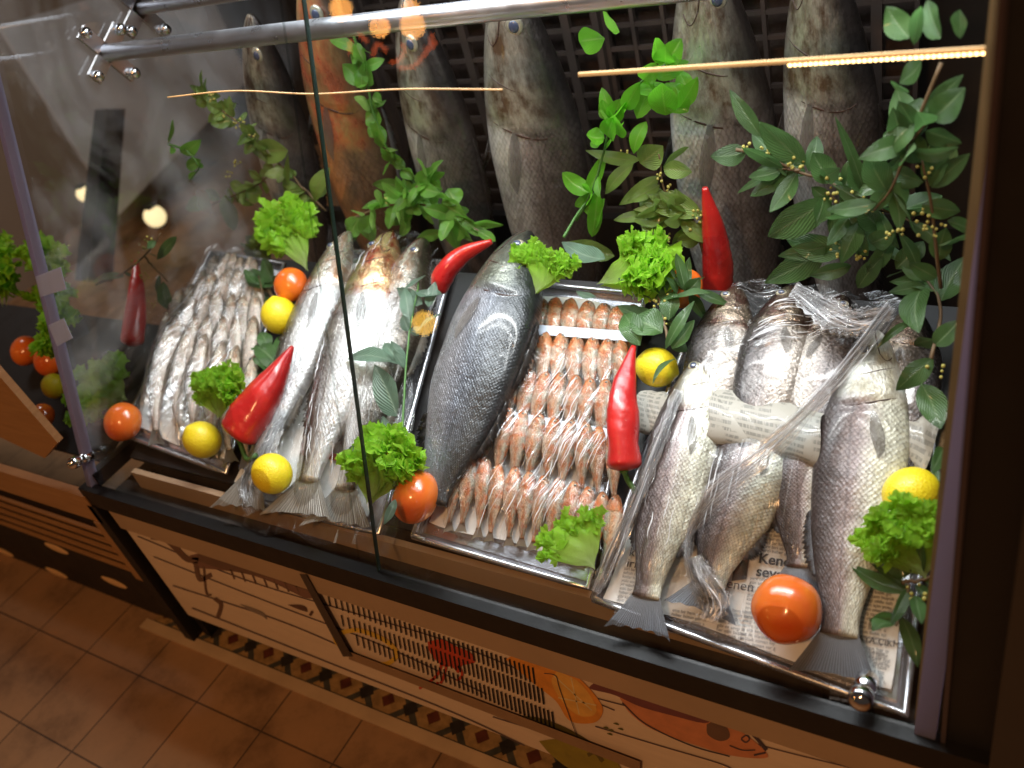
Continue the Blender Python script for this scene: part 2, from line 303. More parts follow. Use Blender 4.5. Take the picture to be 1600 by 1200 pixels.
# ---------------------------------------------------------------- the setting
def quadbox(name, c4, n, th, mat, parent=None, smooth=False):
    """a slab: four corners and a thickness vector"""
    b = MB(); c4 = [np.array(c) for c in c4]; n = np.array(n)*th; b.hexa(c4+[c+n for c in c4]); return b.build(name, mat, parent, smooth)
XR, XL = -0.062, -1.345
m = Mat('floor_tiles', (.2, .12, .08), .55); c = m.co('Object'); br = m.N('TexBrick', offset=0.0, _Scale=1, _Mortar_Size=.0016, _Brick_Width=.165, _Row_Height=.165)
br.squash = 1; br.inputs['Color1'].default_value = (.36, .20, .095, 1); br.inputs['Color2'].default_value = (.31, .17, .08, 1); br.inputs['Mortar'].default_value = (.10, .055, .028, 1)
L_(m.nt, m.map(c, loc=(.086, .11, 0)), br.inputs['Vector']); nz = m.noise(c, 7, 6, .65)
m.to('Base Color', m.mix(1.0, br.outputs['Color'], m.ramp(nz, [(.3, (.45, .42, .38)), (.5, (.9, .9, .9)), (.8, (1.15, 1.12, 1.1))]), 'MULTIPLY')); m.to('Roughness', m.ramp(nz, [(.3, .65), (.7, .4)])); m.bump(m.math('ADD', m.math('MULTIPLY', br.outputs['Fac'], -1.0), m.math('MULTIPLY', nz, .3)), .002)
fl = MB(); fl.add([(-7, -5, 0), (3, -5, 0), (3, 4, 0), (-7, 4, 0)], [(0, 1, 2, 3)]); tag(fl.build('floor', m.m), kind='structure')
# pale kerb strip and patterned strip of tiles in front of and under the case
b = MB(); b.box(-1.50, 1.2, -0.026, -0.004, 0.0, 0.004); tag(b.build('pale_floor_strip', simple('pale_strip', (.50, .34, .20), .5, var=.25, scale=14)), kind='structure')
m = Mat('mosaic', (.2, .1, .05), .4); c = m.co('Object'); sx = m.N('SeparateXYZ'); L_(m.nt, c, sx.inputs[0])
s_ = m.math('ABSOLUTE', m.math('SUBTRACT', m.math('FRACT', m.math('DIVIDE', m.math('ADD', sx.outputs[0], 2.899), .0958)), .5)); v_ = m.math('ABSOLUTE', m.math('DIVIDE', m.math('SUBTRACT', sx.outputs[1], .021), .0958))
s_ = m.math('ABSOLUTE', m.math('SUBTRACT', s_, .5)); red = m.math('LESS_THAN', m.math('ADD', s_, v_), .15); band = m.math('LESS_THAN', m.math('ABSOLUTE', m.math('SUBTRACT', m.math('SUBTRACT', .5, s_), v_)), .085); ctr = m.math('LESS_THAN', m.math('ADD', m.math('SUBTRACT', .5, s_), v_), .17)
nz = m.noise(c, 60, 4); col = m.mix(band, (.34, .20, .08), (.065, .06, .048)); col = m.mix(ctr, col, (.03, .024, .02)); col = m.mix(red, col, (.11, .03, .018)); edge = m.math('GREATER_THAN', v_, .235); col = m.mix(edge, col, (.05, .04, .03))
m.to('Base Color', m.mix(1.0, col, m.ramp(nz, [(.3, .6), (.7, 1.2)]), 'MULTIPLY'))
b = MB(); b.add([(-1.48, -.004, .003), (1.2, -.004, .003), (1.2, .09, .003), (-1.48, .09, .003)], [(0, 1, 2, 3)]); tag(b.build('mosaic_strip', m.m), kind='structure')
# ---------------------------------------------------------------- the display case
case = empty('display_case', (XL, 0, 0)); OC = (XL, 0, 0)
tag(case, 'long slanted glass fish display case with black ledge and printed front panel', 'display case')
def cpart(name, mbld, mat, smooth=False, label=None):
    o = mbld.build(name, mat, None, smooth); o.parent = case; o.matrix_parent_inverse = Matrix.Translation(-Vector(OC))
    if label: o['label'] = label
    return o
ZP0, ZP1 = HC-1.169, HC-0.872
b = MB(); b.box(XL+.02, 0.9, 0.0, 0.03, ZP0, ZP1-.052)
pm = Mat('printed_planks', (.5, .34, .2), .34); c = pm.co('Object'); nz = pm.noise(pm.map(c, (3, 1, 22)), 4, 8, .7); pm.to('Base Color', pm.mix(nz, (.62, .46, .33), (.82, .64, .47))); pm.to('Roughness', pm.ramp(nz, [(0, .25), (1, .5)]))
cpart('front_panel', b, pm.m, label='front panel printed with planks and sea creatures')
b = MB(); b.box(XL+.02, 0.9, -.006, 0.03, ZP1-.05, ZP1-.001); cpart('upper_rail', b, mt['beige'])
def tz(Y): return Y*math.tan(TH)
# black ledge profile
b = MB(); b.box(XL-.02, XR+.06, -.010, .008, ZP1, HC-.832); cpart('front_ledge', b, mt['black'])
b = MB(); b.box(XL, XR, .008, .35, ZP1-.012, HC-.870); cpart('inner_pan', b, mt['pan'])
b = MB(); b.box(XL+.05, XR-.02, .050, .060, HC-.870, HC-.8335); cpart('tray_riser', b, mt['beige'])
deck = MB(); deck.hexa([dk(XL+.03, .04, -.012), dk(XR-.01, .04, -.012), dk(XR-.01, .47, -.012), dk(XL+.03, .47, -.012), dk(XL+.03, .04, -.022), dk(XR-.01, .04, -.022), dk(XR-.01, .47, -.022), dk(XL+.03, .47, -.022)])
cpart('sloping_deck', deck, mt['blackmatt'])
b = MB(); b.box(XL+.004, XL+.024, .01, .74, 0, ZP1); b.box(XL-.028, XL-.003, -.012, .03, 0, ZP1); b.box(XL, .6, .70, .72, 0, .55); cpart('cabinet_frame', b, mt['blackmatt'])
# back: perforated black crates stand behind the hanging fish, dark back wall behind
b = MB(); b.box(XL-.02, 0.05, .86, .88, .0, 1.8); cpart('back_wall', b, mt['backwall'])
# glass
GN = np.array((0, -math.cos(TH), math.sin(TH))); GZ = np.array((0, math.sin(TH), math.cos(TH))); G0 = np.array((0, 0.012, HC-.832))
def gl(X, s, t=0): return G0+np.array((X, 0, 0))+GZ*s+GN*t
XM = gl(0, 0)[0]
xm = hit(600, 905, G0, GN)[0]
def pane(x0, x1, t, nm, lab):
    b = MB(); b.add([gl(x0, 0, t), gl(x1, 0, t), gl(x1, .86, t), gl(x0, .86, t)], [(0, 1, 2, 3)]); return cpart(nm, b, mt['glass'], label=lab)
pane(XL, xm+.045, 0, 'glass_pane', 'left glass pane'); pane(xm, XR, .007, 'glass_pane', 'right glass pane')
b = MB(); b.hexa([gl(xm-.0007, -.01, .004), gl(xm+.0007, -.01, .004), gl(xm+.0007, .86, .004), gl(xm-.0007, .86, .004)]+[gl(x, s, .010) for x, s in ((xm-.0007, -.01), (xm+.0007, -.01), (xm+.0007, .86), (xm-.0007, .86))]); cpart('pane_edge', b, mt['glassedge'])
x2 = hit(520, 720, G0, GN)[0]
ed = glassmat('pane_edge_faint', (.72, .75, .74), 1.5); b = MB(); b.add([gl(xm-.042, 0, .001), gl(xm-.038, 0, .001), gl(xm-.038, .86, .001), gl(xm-.042, .86, .001)], [(0, 1, 2, 3)]); cpart('pane_edge', b, ed)
for nm, xa, xb, ta, tb in (('corner_post', XR-.004, XR+.014, -.004, .012), ('corner_post', XL-.006, XL+.006, -.004, .012)):
    b = MB(); sh = .012 if xa > -1 else 0; b.hexa([gl(xa, -.02, ta), gl(xb, -.02, ta), gl(xb+sh, .86, ta), gl(xa+sh, .86, ta), gl(xa, -.02, tb), gl(xb, -.02, tb), gl(xb+sh, .86, tb), gl(xa+sh, .86, tb)]); cpart(nm, b, mt['alu'])
b = MB(); b.hexa([gl(XR-.006, -.0, -.008), gl(XR-.004, -.0, -.008), gl(XR+.008, .86, -.008), gl(XR-.006, .86, -.008), gl(XR-.006, -.0, -.004), gl(XR-.004, -.0, -.004), gl(XR+.008, .86, -.004), gl(XR-.006, .86, -.004)]); cpart('post_trim', b, simple('olive_trim', (.16, .13, .07), .35, var=.2))
b = MB(); b.add([(XL, .0, ZP1), (XL, .85, ZP1), (XL, .85, 1.3), (XL, .33, 1.3)], [(0, 1, 2, 3)]); cpart('side_glass', b, mt['sideglass'])
b = MB(); b.box(XL-.008, XL+.010, .012, .85, HC-.84, HC-.815); cpart('side_rail', b, mt['black'])
b = MB(); b.box(XL, XR, .285, .88, 1.225, 1.245); cpart('top_board', b, mt['black'])
# chrome pane holders
def holder(px, py, r, nm='pane_holder'):
    p = hit(px, py, G0+GN*.01, GN); b = MB()
    b.lathe([(r*.9, -.012), (r*.9, .004), (r*.7, .006), (r*.7, .010), (r, .013), (r*1.05, .019), (r*.9, .026), (r*.5, .029), (.0008, .030)], 24)
    R = Matrix(((1, 0, GN[0]), (0, GZ[1], GN[1]), (0, GZ[2], GN[2]))); b.v = [np.array(R@Vector(v))+p for v in b.v]
    return cpart(nm, b, mt['chrome'], True)
holder(1352, 1072, .0115); holder(132, 716, .010)
# polished rails with their brackets
rails = []
for (px, py, X, rr) in ((165, 83, XL+.008, .0135), (216, 14, XL+.008, .010)):
    p = SX(px, py, X); b = MB(); b.tube([p, p+np.array((1.35, 0, 0))], rr, 24); o = b.build('steel_rail', mt['steel'], None, True, org=p)
    rails.append((o, p))
tag(rails[0][0], 'thick polished steel rail crossing the top of the case', 'rail'); tag(rails[1][0], 'thinner steel rail behind the thick one at the top left corner', 'rail')
for (o, p), sgn in zip(rails, (0, 1)):
    b = MB(); b.box(.0, .006, -.05, .05, -.012, .012); b.box(0, .006, -.012, .012, -.055, .05); q = b.build('bracket', mt['steel'], o, False)
    q.rotation_euler = (math.radians(30), 0, 0)
    for dy, dz in ((-.045, 0), (.045, 0), (0, -.05), (0, .045)):
        k = MB(); k.lathe([(.009, 0), (.009, .008), (.006, .012), (.001, .0125)], 14); k.v = [np.array((v[2]+.006, v[0]+dy, v[1]+dz)) for v in k.v]; k.build('bolt', mt['chrome'], q, True)
# LED reflection, built as a lit strip along the inner side of the glass
le = simple('led_lit', (1, .8, .5), .5, var=0); lm = Mat('led_beads', (1, .7, .35), .5, emis=(1, .62, .25), es=9)
p0 = hit(1235, 101, G0-GN*.012, GN); p1 = hit(1546, 81, G0-GN*.012, GN); pl = hit(905, 116, G0-GN*.012, GN)
led = empty('led_reflection', p0); tag(led, 'warm row of tiny lit LED beads, a reflection built as a strip at the top right', 'light strip')
b = MB(); b.box(pl[0]-p0[0], p1[0]-p0[0], -.0012, .0012, .0015, .0045); b.build('carrier', Mat('led_carrier', (.55, .36, .16), .4, emis=(1, .5, .18), es=.35).m, led)  # weak emission paints the fading glow line of the reflection
b = MB(); n = 36
for i in range(n): b.ball(((p1[0]-p0[0])*i/(n-1), -.0015, .0), .0011, 6, 4, (1.5, 1, 1))
b.build('beads', lm.m, led, True)
b = MB(); pa = hit(262, 152, G0-GN*.012, GN); pb = hit(785, 140, G0-GN*.012, GN)
b.tube(crom([pa, pa*.75+pb*.25+(0, 0, .006), pa*.5+pb*.5, pa*.25+pb*.75+(0, 0, .003), pb], 30), .0009, 5)
tag(b.build('led_glow_line', Mat('reflection_glow', (.5, .3, .12), .4, emis=(1, .5, .2), es=.3).m, None, True), 'thin amber reflection built as a glowing line across the left pane under the rail', 'light strip')  # LED reflection drawn as a thin self-lit tube
# tapes on the left post
for i, (c4, lab) in enumerate((([(56, 432), (95, 417), (104, 452), (64, 464)], 'upper of two grey tape pieces on the left glass edge'), ([(76, 508), (100, 497), (114, 528), (90, 541)], 'lower of two grey tape pieces on the left glass edge'))):
    q = [hit(x, y, G0+GN*.014, GN) for x, y in c4]; o = quadbox('tape_piece', q, GN, .0008, mt['tape']); tag(o, lab, 'tape')
# dark upright at the right, with lighter strip far right
b = MB(); b.box(XR+.018, .30, .004, .9, 0, 1.9); o = b.build('dark_pillar', mt['blackmatt'], org=(XR+.018, 0, 0)); tag(o, 'black glossy upright pillar right of the case', 'pillar')
b = MB(); b.box(XR+.019, XR+.023, -.001, .003, .3, 1.9); b2 = b.build('edge_bead', simple('edge_bead', (.05, .035, .04), .3), o); b2.location = -Vector((XR+.018, 0, 0))
p = V(1590, 1050, -.03); b = MB(); b.box(p[0]-.01, p[0]+.2, -.035, 0.0, .0, 1.02); tag(b.build('brown_panel', simple('brown_panel', (.035, .027, .023), .5, var=.2), org=(p[0], 0, 0)), 'dull brown grey panel at the far right edge beyond the black pillar', 'panel')
# ---------------------------------------------------------------- printing on the front panel
def F(px, py, off=0): return V(px, py, -.0005-off)
def poly(name, pts, mat, off, smooth_n=0):
    P = [np.array((*q, 0)) for q in pts]
    if smooth_n: P = crom(P+[P[0]], smooth_n)[:-1]
    v = [F(q[0], q[1], off) for q in P]; c = sum(v)/len(v); n = len(v)
    b = MB(); b.add([c]+v, [(0, 1+i, 1+(i+1) % n) for i in range(n)]); return cpart(name, b, mat)
def ink(name, col): return simple('ink_'+name, col, .4, var=.35, scale=45)
dk_ink = ink('dark', (.05, .035, .05)); or_ink = ink('orange', (.72, .27, .04)); yl_ink = ink('yellow', (.72, .45, .06)); rd_ink = ink('red', (.50, .05, .02)); br_ink = ink('brown', (.14, .075, .05)); pk_ink = ink('salmon', (.60, .22, .10)); ol_ink = ink('olive', (.28, .22, .03)); gy_ink = ink('grey', (.25, .2, .17))
b = MB()
def stroke(bld, pts, wpx, off=.0006, n=24, taper=False):
    P = crom([np.array((*q, 0)) for q in pts], n); vs = []
    for i, q in enumerate(P):
        t = P[min(i+1, n)]-P[max(i-1, 0)]; t = t/(np.linalg.norm(t)+1e-9); nn = np.array((-t[1], t[0], 0)); ww = wpx*(.5 if not taper else .5*max(.1, math.sin(math.pi*(i+.3)/(n+.6))))
        vs += [F(*(q+nn*ww)[:2], off), F(*(q-nn*ww)[:2], off)]
    bld.add(vs, [(2*i, 2*i+1, 2*i+3, 2*i+2) for i in range(n)])
for pts, wd in (([(215, 838), (380, 905), (560, 960), (720, 1010), (960, 1110)], 1.8), ([(240, 870), (430, 945), (600, 1010), (760, 1085)], 1.8), ([(270, 915), (450, 975), (620, 1050)], 2), ([(300, 950), (500, 1030), (700, 1110), (820, 1165)], 2.2), ([(700, 955), (830, 1000), (930, 1040), (980, 1085)], 1.6), ([(928, 1090), (1060, 1125), (1190, 1165), (1330, 1200)], 2), ([(930, 1135), (1030, 1165), (1130, 1195), (1150, 1210)], 2), ([(1180, 1150), (1300, 1190), (1400, 1225)], 2), ([(520, 915), (600, 945), (700, 985)], 1.5), ([(770, 1120), (860, 1150), (960, 1200)], 2)):
    stroke(b, pts, wd)
cpart('plank_lines', b, ink('line', (.10, .065, .07)))
# prawn
b = MB(); stroke(b, [(236, 838), (262, 845), (290, 872), (310, 876)], 9, .0008); stroke(b, [(300, 872), (350, 872), (420, 885), (490, 925)], 40, .0008, taper=True); stroke(b, [(305, 878), (312, 905), (330, 898)], 7, .0008); stroke(b, [(318, 885), (322, 925), (330, 930)], 3, .0008); stroke(b, [(335, 935), (345, 945), (340, 965)], 6, .0008)
for i in range(7): stroke(b, [(360+i*17, 890+i*4), (366+i*17, 905+i*4)], 2, .0008, 4)
cpart('printed_prawn', b, br_ink)
poly('prawn_shell', [(296, 868), (330, 862), (380, 868), (430, 880), (478, 902), (492, 930), (476, 934), (440, 916), (390, 898), (340, 890), (306, 886)], ink('shell_brown', (.20, .10, .075)), .0007, 50)
b = MB(); stroke(b, [(450, 945), (472, 950), (480, 956)], 8, .0008, taper=True); stroke(b, [(484, 962), (488, 955)], 4, .0008); cpart('printed_shell', b, ink('shell', (.10, .05, .035)))
b = MB(); stroke(b, [(375, 944), (392, 952), (410, 960), (417, 968)], 6, .0008, taper=True); cpart('printed_mussel', b, gy_ink)
# citrus slice ring, octopus
b = MB(); stroke(b, [(527, 990), (560, 985), (600, 1000), (620, 1022), (600, 1038), (560, 1030), (530, 1008), (522, 995)], 7, .0008, 40); cpart('printed_citrus', b, yl_ink)
poly('printed_octopus', [(668, 1003), (690, 999), (712, 1010), (735, 1020), (742, 1035), (722, 1040), (716, 1052), (706, 1042), (690, 1040), (672, 1020)], rd_ink, .0008, 40)
b = MB()
for pts in ([(690, 1035), (686, 1050), (676, 1062)], [(698, 1038), (693, 1058), (688, 1068)], [(716, 1040), (722, 1054), (714, 1064)], [(678, 1060), (664, 1070), (655, 1076)], [(684, 1066), (676, 1080)]): stroke(b, pts, 4, .0008, 8)
cpart('printed_tentacles', b, rd_ink)
poly('printed_orange', [(790, 1030), (812, 1022), (855, 1030), (905, 1060), (938, 1098), (940, 1118), (925, 1130), (890, 1126), (868, 1095), (830, 1065)], or_ink, .0007, 60)
poly('printed_pulp', [(870, 1048), (905, 1066), (930, 1100), (928, 1117), (905, 1118), (880, 1098), (862, 1066)], ink('pulp', (.80, .40, .08)), .0010, 40)
b = MB()
for pts in ([(866, 1056), (925, 1110)], [(892, 1058), (905, 1116)], [(872, 1090), (932, 1102)]): stroke(b, pts, 2, .0013, 6)
cpart('pulp_lines', b, ink('pith', (.78, .55, .25)))
# big printed fish, green printed fish
poly('printed_fish', [(968, 1090), (1000, 1090), (1060, 1102), (1120, 1125), (1165, 1148), (1197, 1176), (1192, 1185), (1140, 1180), (1080, 1162), (1020, 1140), (985, 1115)], pk_ink, .0007, 60)
poly('fish_back', [(918, 1056), (940, 1062), (985, 1078), (1040, 1092), (1105, 1116), (1102, 1130), (1050, 1118), (1000, 1104), (960, 1086), (922, 1076), (928, 1066)], ink('plum', (.16, .045, .05)), .0010, 50)
poly('fish_gill', [(1104, 1132), (1118, 1126), (1135, 1136), (1140, 1152), (1125, 1158), (1106, 1148)], br_ink, .0012, 30)
b = MB(); stroke(b, [(1158, 1154), (1166, 1149), (1171, 1155), (1165, 1160), (1158, 1155)], 2.4, .0013, 14); stroke(b, [(1135, 1130), (1170, 1143), (1198, 1172)], 5, .0012); stroke(b, [(1178, 1180), (1196, 1176)], 3, .0013, 5); stroke(b, [(972, 1098), (1010, 1132), (1080, 1165), (1140, 1182)], 2, .0011); stroke(b, [(1140, 1165), (1160, 1172), (1180, 1172)], 2, .0013); cpart('fish_outline', b, dk_ink)
poly('printed_fish', [(842, 1158), (870, 1155), (905, 1160), (940, 1172), (965, 1192), (968, 1212), (900, 1205), (862, 1180)], ol_ink, .0007, 40)
b = MB(); stroke(b, [(812, 1118), (850, 1128), (900, 1150), (960, 1185)], 9, .0009, taper=True); stroke(b, [(918, 1180), (930, 1176), (942, 1190)], 6, .0011, 10); cpart('fish_outline', b, ink('olive2', (.12, .09, .02)))
b = MB()
for x, y in ((942, 1136), (950, 1140), (958, 1130), (965, 1138), (948, 1146)): stroke(b, [(x, y), (x+5, y+1), (x+9, y+3)], 3, .0008, 6, True)
cpart('printed_leaves', b, ink('leaf', (.10, .10, .02)))
# ventilation slots, three rows
b = MB()
for (xa, ya, xb, yb, n) in ((512, 938, 832, 1056, 42), (533, 970, 846, 1088, 44), (556, 1000, 862, 1125, 44)):
    for i in range(n):
        t = i/(n-1); x = xa+(xb-xa)*t**.92; y = ya+(yb-ya)*t**.92; hh = 9+4*t; ww = .9+.5*t
        v = [F(x-ww, y-hh, .0016), F(x+ww, y-hh, .0016), F(x+ww+3.5, y+hh, .0016), F(x-ww+3.5, y+hh, .0016)]; b.add(v, [(0, 1, 2, 3)])
cpart('vent_slots', b, simple('slot_black', (.004, .003, .003), .7, var=0))
b = MB()
b.hexa([F(468, 897, 0), F(478, 897, 0), F(550, 1026, 0), F(536, 1026, 0)]+[F(468, 897, .008), F(478, 897, .008), F(550, 1026, .008), F(536, 1026, .008)]); cpart('trim_strip', b, simple('brown_trim', (.06, .04, .03), .5))
b = MB(); b.hexa([F(545, 1018, 0), F(545, 1030, 0), F(1000, 1206, 0), F(1000, 1190, 0)]+[F(545, 1018, .006), F(545, 1030, .006), F(1000, 1206, .006), F(1000, 1190, .006)]); cpart('lower_trim', b, simple('tan_trim', (.30, .18, .10), .45))
b = MB(); stroke(b, [(850, 1052), (868, 1056), (874, 1075), (890, 1120), (905, 1160)], 1.2, .002, 20); cpart('fine_cable', b, dk_ink)
# ---------------------------------------------------------------- crates behind the hanging fish
def crate(x0, x1, y, z0, z1, lab):
    o = empty('plastic_crate', (x0, y, z0)); tag(o, lab, 'crate', 'black perforated crates behind the hanging fish')
    b = MB(); cw = .046; n = int((x1-x0)/cw); ch = .034; mm = int((z1-z0)/ch)
    for i in range(n+1): wv = .006 if i % 4 else .014; X = (x1-x0)*i/n; b.box(X-wv/2, X+wv/2, 0, .01, 0, z1-z0)
    for j in range(mm+1): Z = (z1-z0)*j/mm; hv = .006 if j % 5 else .012; b.box(0, x1-x0, .001, .009, Z-hv/2, Z+hv/2)
    b.build('lattice', mt['crate'], o)
    b = MB(); b.box(.002, x1-x0-.002, .03, .032, 0, z1-z0); b.build('crate_inside', simple('crate_inside', (.035, .022, .018), .45, var=.5, scale=60, bump=.002, bscale=90), o)
    b = MB(); b.box(-.008, x1-x0+.008, -.01, .02, z1-z0, z1-z0+.02); b.box(-.010, 0.0, -.012, .04, -.01, z1-z0); b.build('rim', mt['crate'], o)
crate(-1.10, -.66, .76, .53, 1.20, 'black perforated crate behind the left hanging fish')
crate(-.645, -.20, .76, .53, 1.20, 'black perforated crate behind the middle and right hanging fish')
# ---------------------------------------------------------------- next counter to the left
ncs = empty('wooden_counter', (-1.36, 0, 0)); tag(ncs, 'neighbouring wooden counter with slatted vent and black base, left of the case', 'counter')
wood = Mat('warm_wood', (.4, .2, .08), .45); c = wood.co(); nz = wood.noise(wood.map(c, (3, 3, 40)), 2.5, 5, .6, 1.0); wood.to('Base Color', wood.mix(nz, (.26, .12, .045), (.48, .26, .11))); wood.bump(nz, .001)
def npart(nm, b, mat): o = b.build(nm, mat); o.parent = ncs; o.matrix_parent_inverse = Matrix.Translation(-Vector((-1.36, 0, 0))); return o
b = MB(); b.box(-2.7, -1.36, -.012, .004, .335, .40); npart('counter_rail', b, wood.m)
b = MB(); b.box(-2.7, -1.36, .012, .03, .0, .14); npart('black_base', b, mt['blackmatt'])
b = MB(); b.box(-2.7, -1.36, .03, .04, .14, .34); npart('vent_back', b, mt['blackmatt'])
b = MB()
for k in range(5): b.box(-2.5, -1.44, .004, .010, .160+k*.026, .167+k*.026)
b.box(-1.44, -1.365, .004, .03, .14, .30); npart('vent_slats', b, wood.m)
b = MB(); q = [V(x, y, .004) for x, y in ((-60, 520), (90, 692), (70, 716), (-60, 655))]; b.hexa(q+[v+np.array((0, .012, 0)) for v in q]); npart('sloping_board', b, wood.m)
b = MB(); b.hexa([dk(a_, b_, h_) for h_ in (-.012, -.022) for a_, b_ in ((-2.6, .02), (-1.375, .02), (-1.375, .30), (-2.6, .30))]); npart('counter_deck', b, mt['blackmatt'])
ovm = simple('oval_tan', (.80, .50, .24), .5, var=.15)
for x, y in ((90, 757), (88, 857), (88, 895), (178, 910), (5, 862)):
    p = V(x, y, .011); k = MB(); k.ball((0, 0, 0), 1, 18, 10); k.v = [p+v*np.array((.042, .0012, .012)) for v in k.v]; npart('tan_oval', k, ovm)  # flattened tan ovals at the counter front
# produce beyond the left glass: blurred greens and red fruit, beige wall with lamps
b = MB(); b.box(-3.4, -3.35, -.5, 3.0, 0, 2.6); tag(b.build('far_wall', simple('far_wall', (.26, .20, .15), .7, var=.4, scale=1.2)), 'dim beige wall seen through the left side glass', 'wall')
b = MB(); b.box(-3.3, 1.2, 2.2, 2.25, 0, 2.6); tag(b.build('rear_wall', mt['backwall']), 'dark brown wall far behind the case', 'wall')
b = MB(); q = [SX(x, y, -2.4) for x, y in ((168, 170), (196, 170), (176, 440), (136, 440))]; b.hexa(q+[v-np.array((.06, 0, 0)) for v in q]); tag(b.build('dark_reflection_bar', mt['blackmatt']), 'dark slanted reflection in the side glass, built as a bar, at the left', 'reflection')  # mirror image in the side glass, built as a solid bar
b = MB(); q = [SX(x, y, -3.1) for x, y in ((0, 42), (330, -60), (420, 90), (186, 336))]; b.hexa(q+[v-np.array((.02, 0, 0)) for v in q]); tag(b.build('pale_reflection_slab', simple('pale_reflection_slab', (.46, .46, .48), .7, var=.35, scale=2.5)), 'pale grey slanting reflection in the glass, built as a slab, at the top left', 'canvas')  # pale area mirrored in the glass, built as a solid slab
for (px, py, X, r, lab) in ((242, 338, -3.0, .042, 'round glowing lantern seen through the left side glass, nearer the plants'), (132, 303, -3.0, .028, 'small glowing lantern seen through the left side glass, nearer the corner post')):
    p = SX(px, py, X); o = empty('wall_lantern', p); tag(o, lab, 'lantern', 'lanterns on the far wall')
    b = MB(); b.ball((0, 0, 0), r, 14, 9); b.build('lit_glass', Mat('lantern_glow', (1, .8, .5), .5, emis=(1, .78, .42), es=1.3).m, o, True)
    b = MB(); b.box(-r*.5, r*.5, -r*.5, r*.5, r*.9, r*1.2); b.build('lantern_cap', mt['blackmatt'], o)
    b = MB(); b.box(-r*.4, r*.4, -r*.4, r*.4, -r*1.1, -r*.9); b.build('lantern_base', mt['blackmatt'], o)
# ---------------------------------------------------------------- fish
def prof(pts):
    xs = [p[0] for p in pts]; P = crom([np.array((*p, 0)) for p in pts], 240); X = np.array([p[0] for p in P]); Yv = np.array([p[1] for p in P])
    return lambda u: float(np.interp(u, X, Yv))
SPEC = {
 'bass': dict(top=[(0, .010), (.02, .026), (.06, .045), (.12, .068), (.2, .092), (.3, .112), (.42, .115), (.55, .106), (.68, .086), (.78, .060), (.84, .045), (.9, .046)],
              bot=[(0, .012), (.02, .030), (.07, .056), (.14, .080), (.24, .104), (.36, .115), (.5, .112), (.6, .098), (.7, .072), (.78, .052), (.84, .043), (.9, .045)],
              wid=[(0, .006), (.02, .016), (.07, .034), (.15, .050), (.25, .058), (.4, .058), (.55, .048), (.7, .032), (.8, .020), (.87, .012), (.9, .008)], fin='fin_grey', slit='slit', res=(72, 36), spread=.105),
 'slim': dict(top=[(0, .008), (.03, .024), (.1, .042), (.2, .064), (.32, .078), (.45, .078), (.6, .062), (.74, .040), (.85, .026), (.9, .028)],
              bot=[(0, .008), (.03, .022), (.1, .045), (.2, .066), (.32, .080), (.45, .080), (.6, .062), (.74, .038), (.85, .025), (.9, .028)],
              wid=[(0, .005), (.03, .018), (.1, .034), (.2, .046), (.4, .050), (.6, .038), (.75, .024), (.87, .012), (.9, .007)], fin='fin_pale', slit='slit', res=(72, 36), spread=.095),
 'mullet': dict(top=[(0, .020), (.02, .045), (.06, .072), (.12, .092), (.22, .105), (.36, .105), (.52, .086), (.68, .058), (.8, .036), (.86, .028), (.9, .03)],
              bot=[(0, .012), (.03, .034), (.1, .062), (.2, .088), (.34, .098), (.5, .085), (.66, .056), (.8, .032), (.86, .027), (.9, .03)],
              wid=[(0, .012), (.03, .030), (.1, .050), (.25, .062), (.45, .056), (.65, .036), (.8, .018), (.87, .010), (.9, .006)], fin='fin_pink', slit='slit', res=(26, 16), spread=.07),
 'anchovy': dict(top=[(0, .010), (.03, .024), (.1, .042), (.22, .060), (.38, .066), (.55, .058), (.7, .040), (.82, .024), (.9, .022)],
              bot=[(0, .008), (.03, .022), (.1, .046), (.22, .068), (.38, .074), (.55, .062), (.7, .040), (.82, .024), (.9, .022)],
              wid=[(0, .006), (.03, .018), (.1, .034), (.25, .044), (.45, .040), (.65, .028), (.8, .015), (.9, .006)], fin='fin_pale', slit='slit', res=(28, 16), spread=.06),
}
_cache = {}
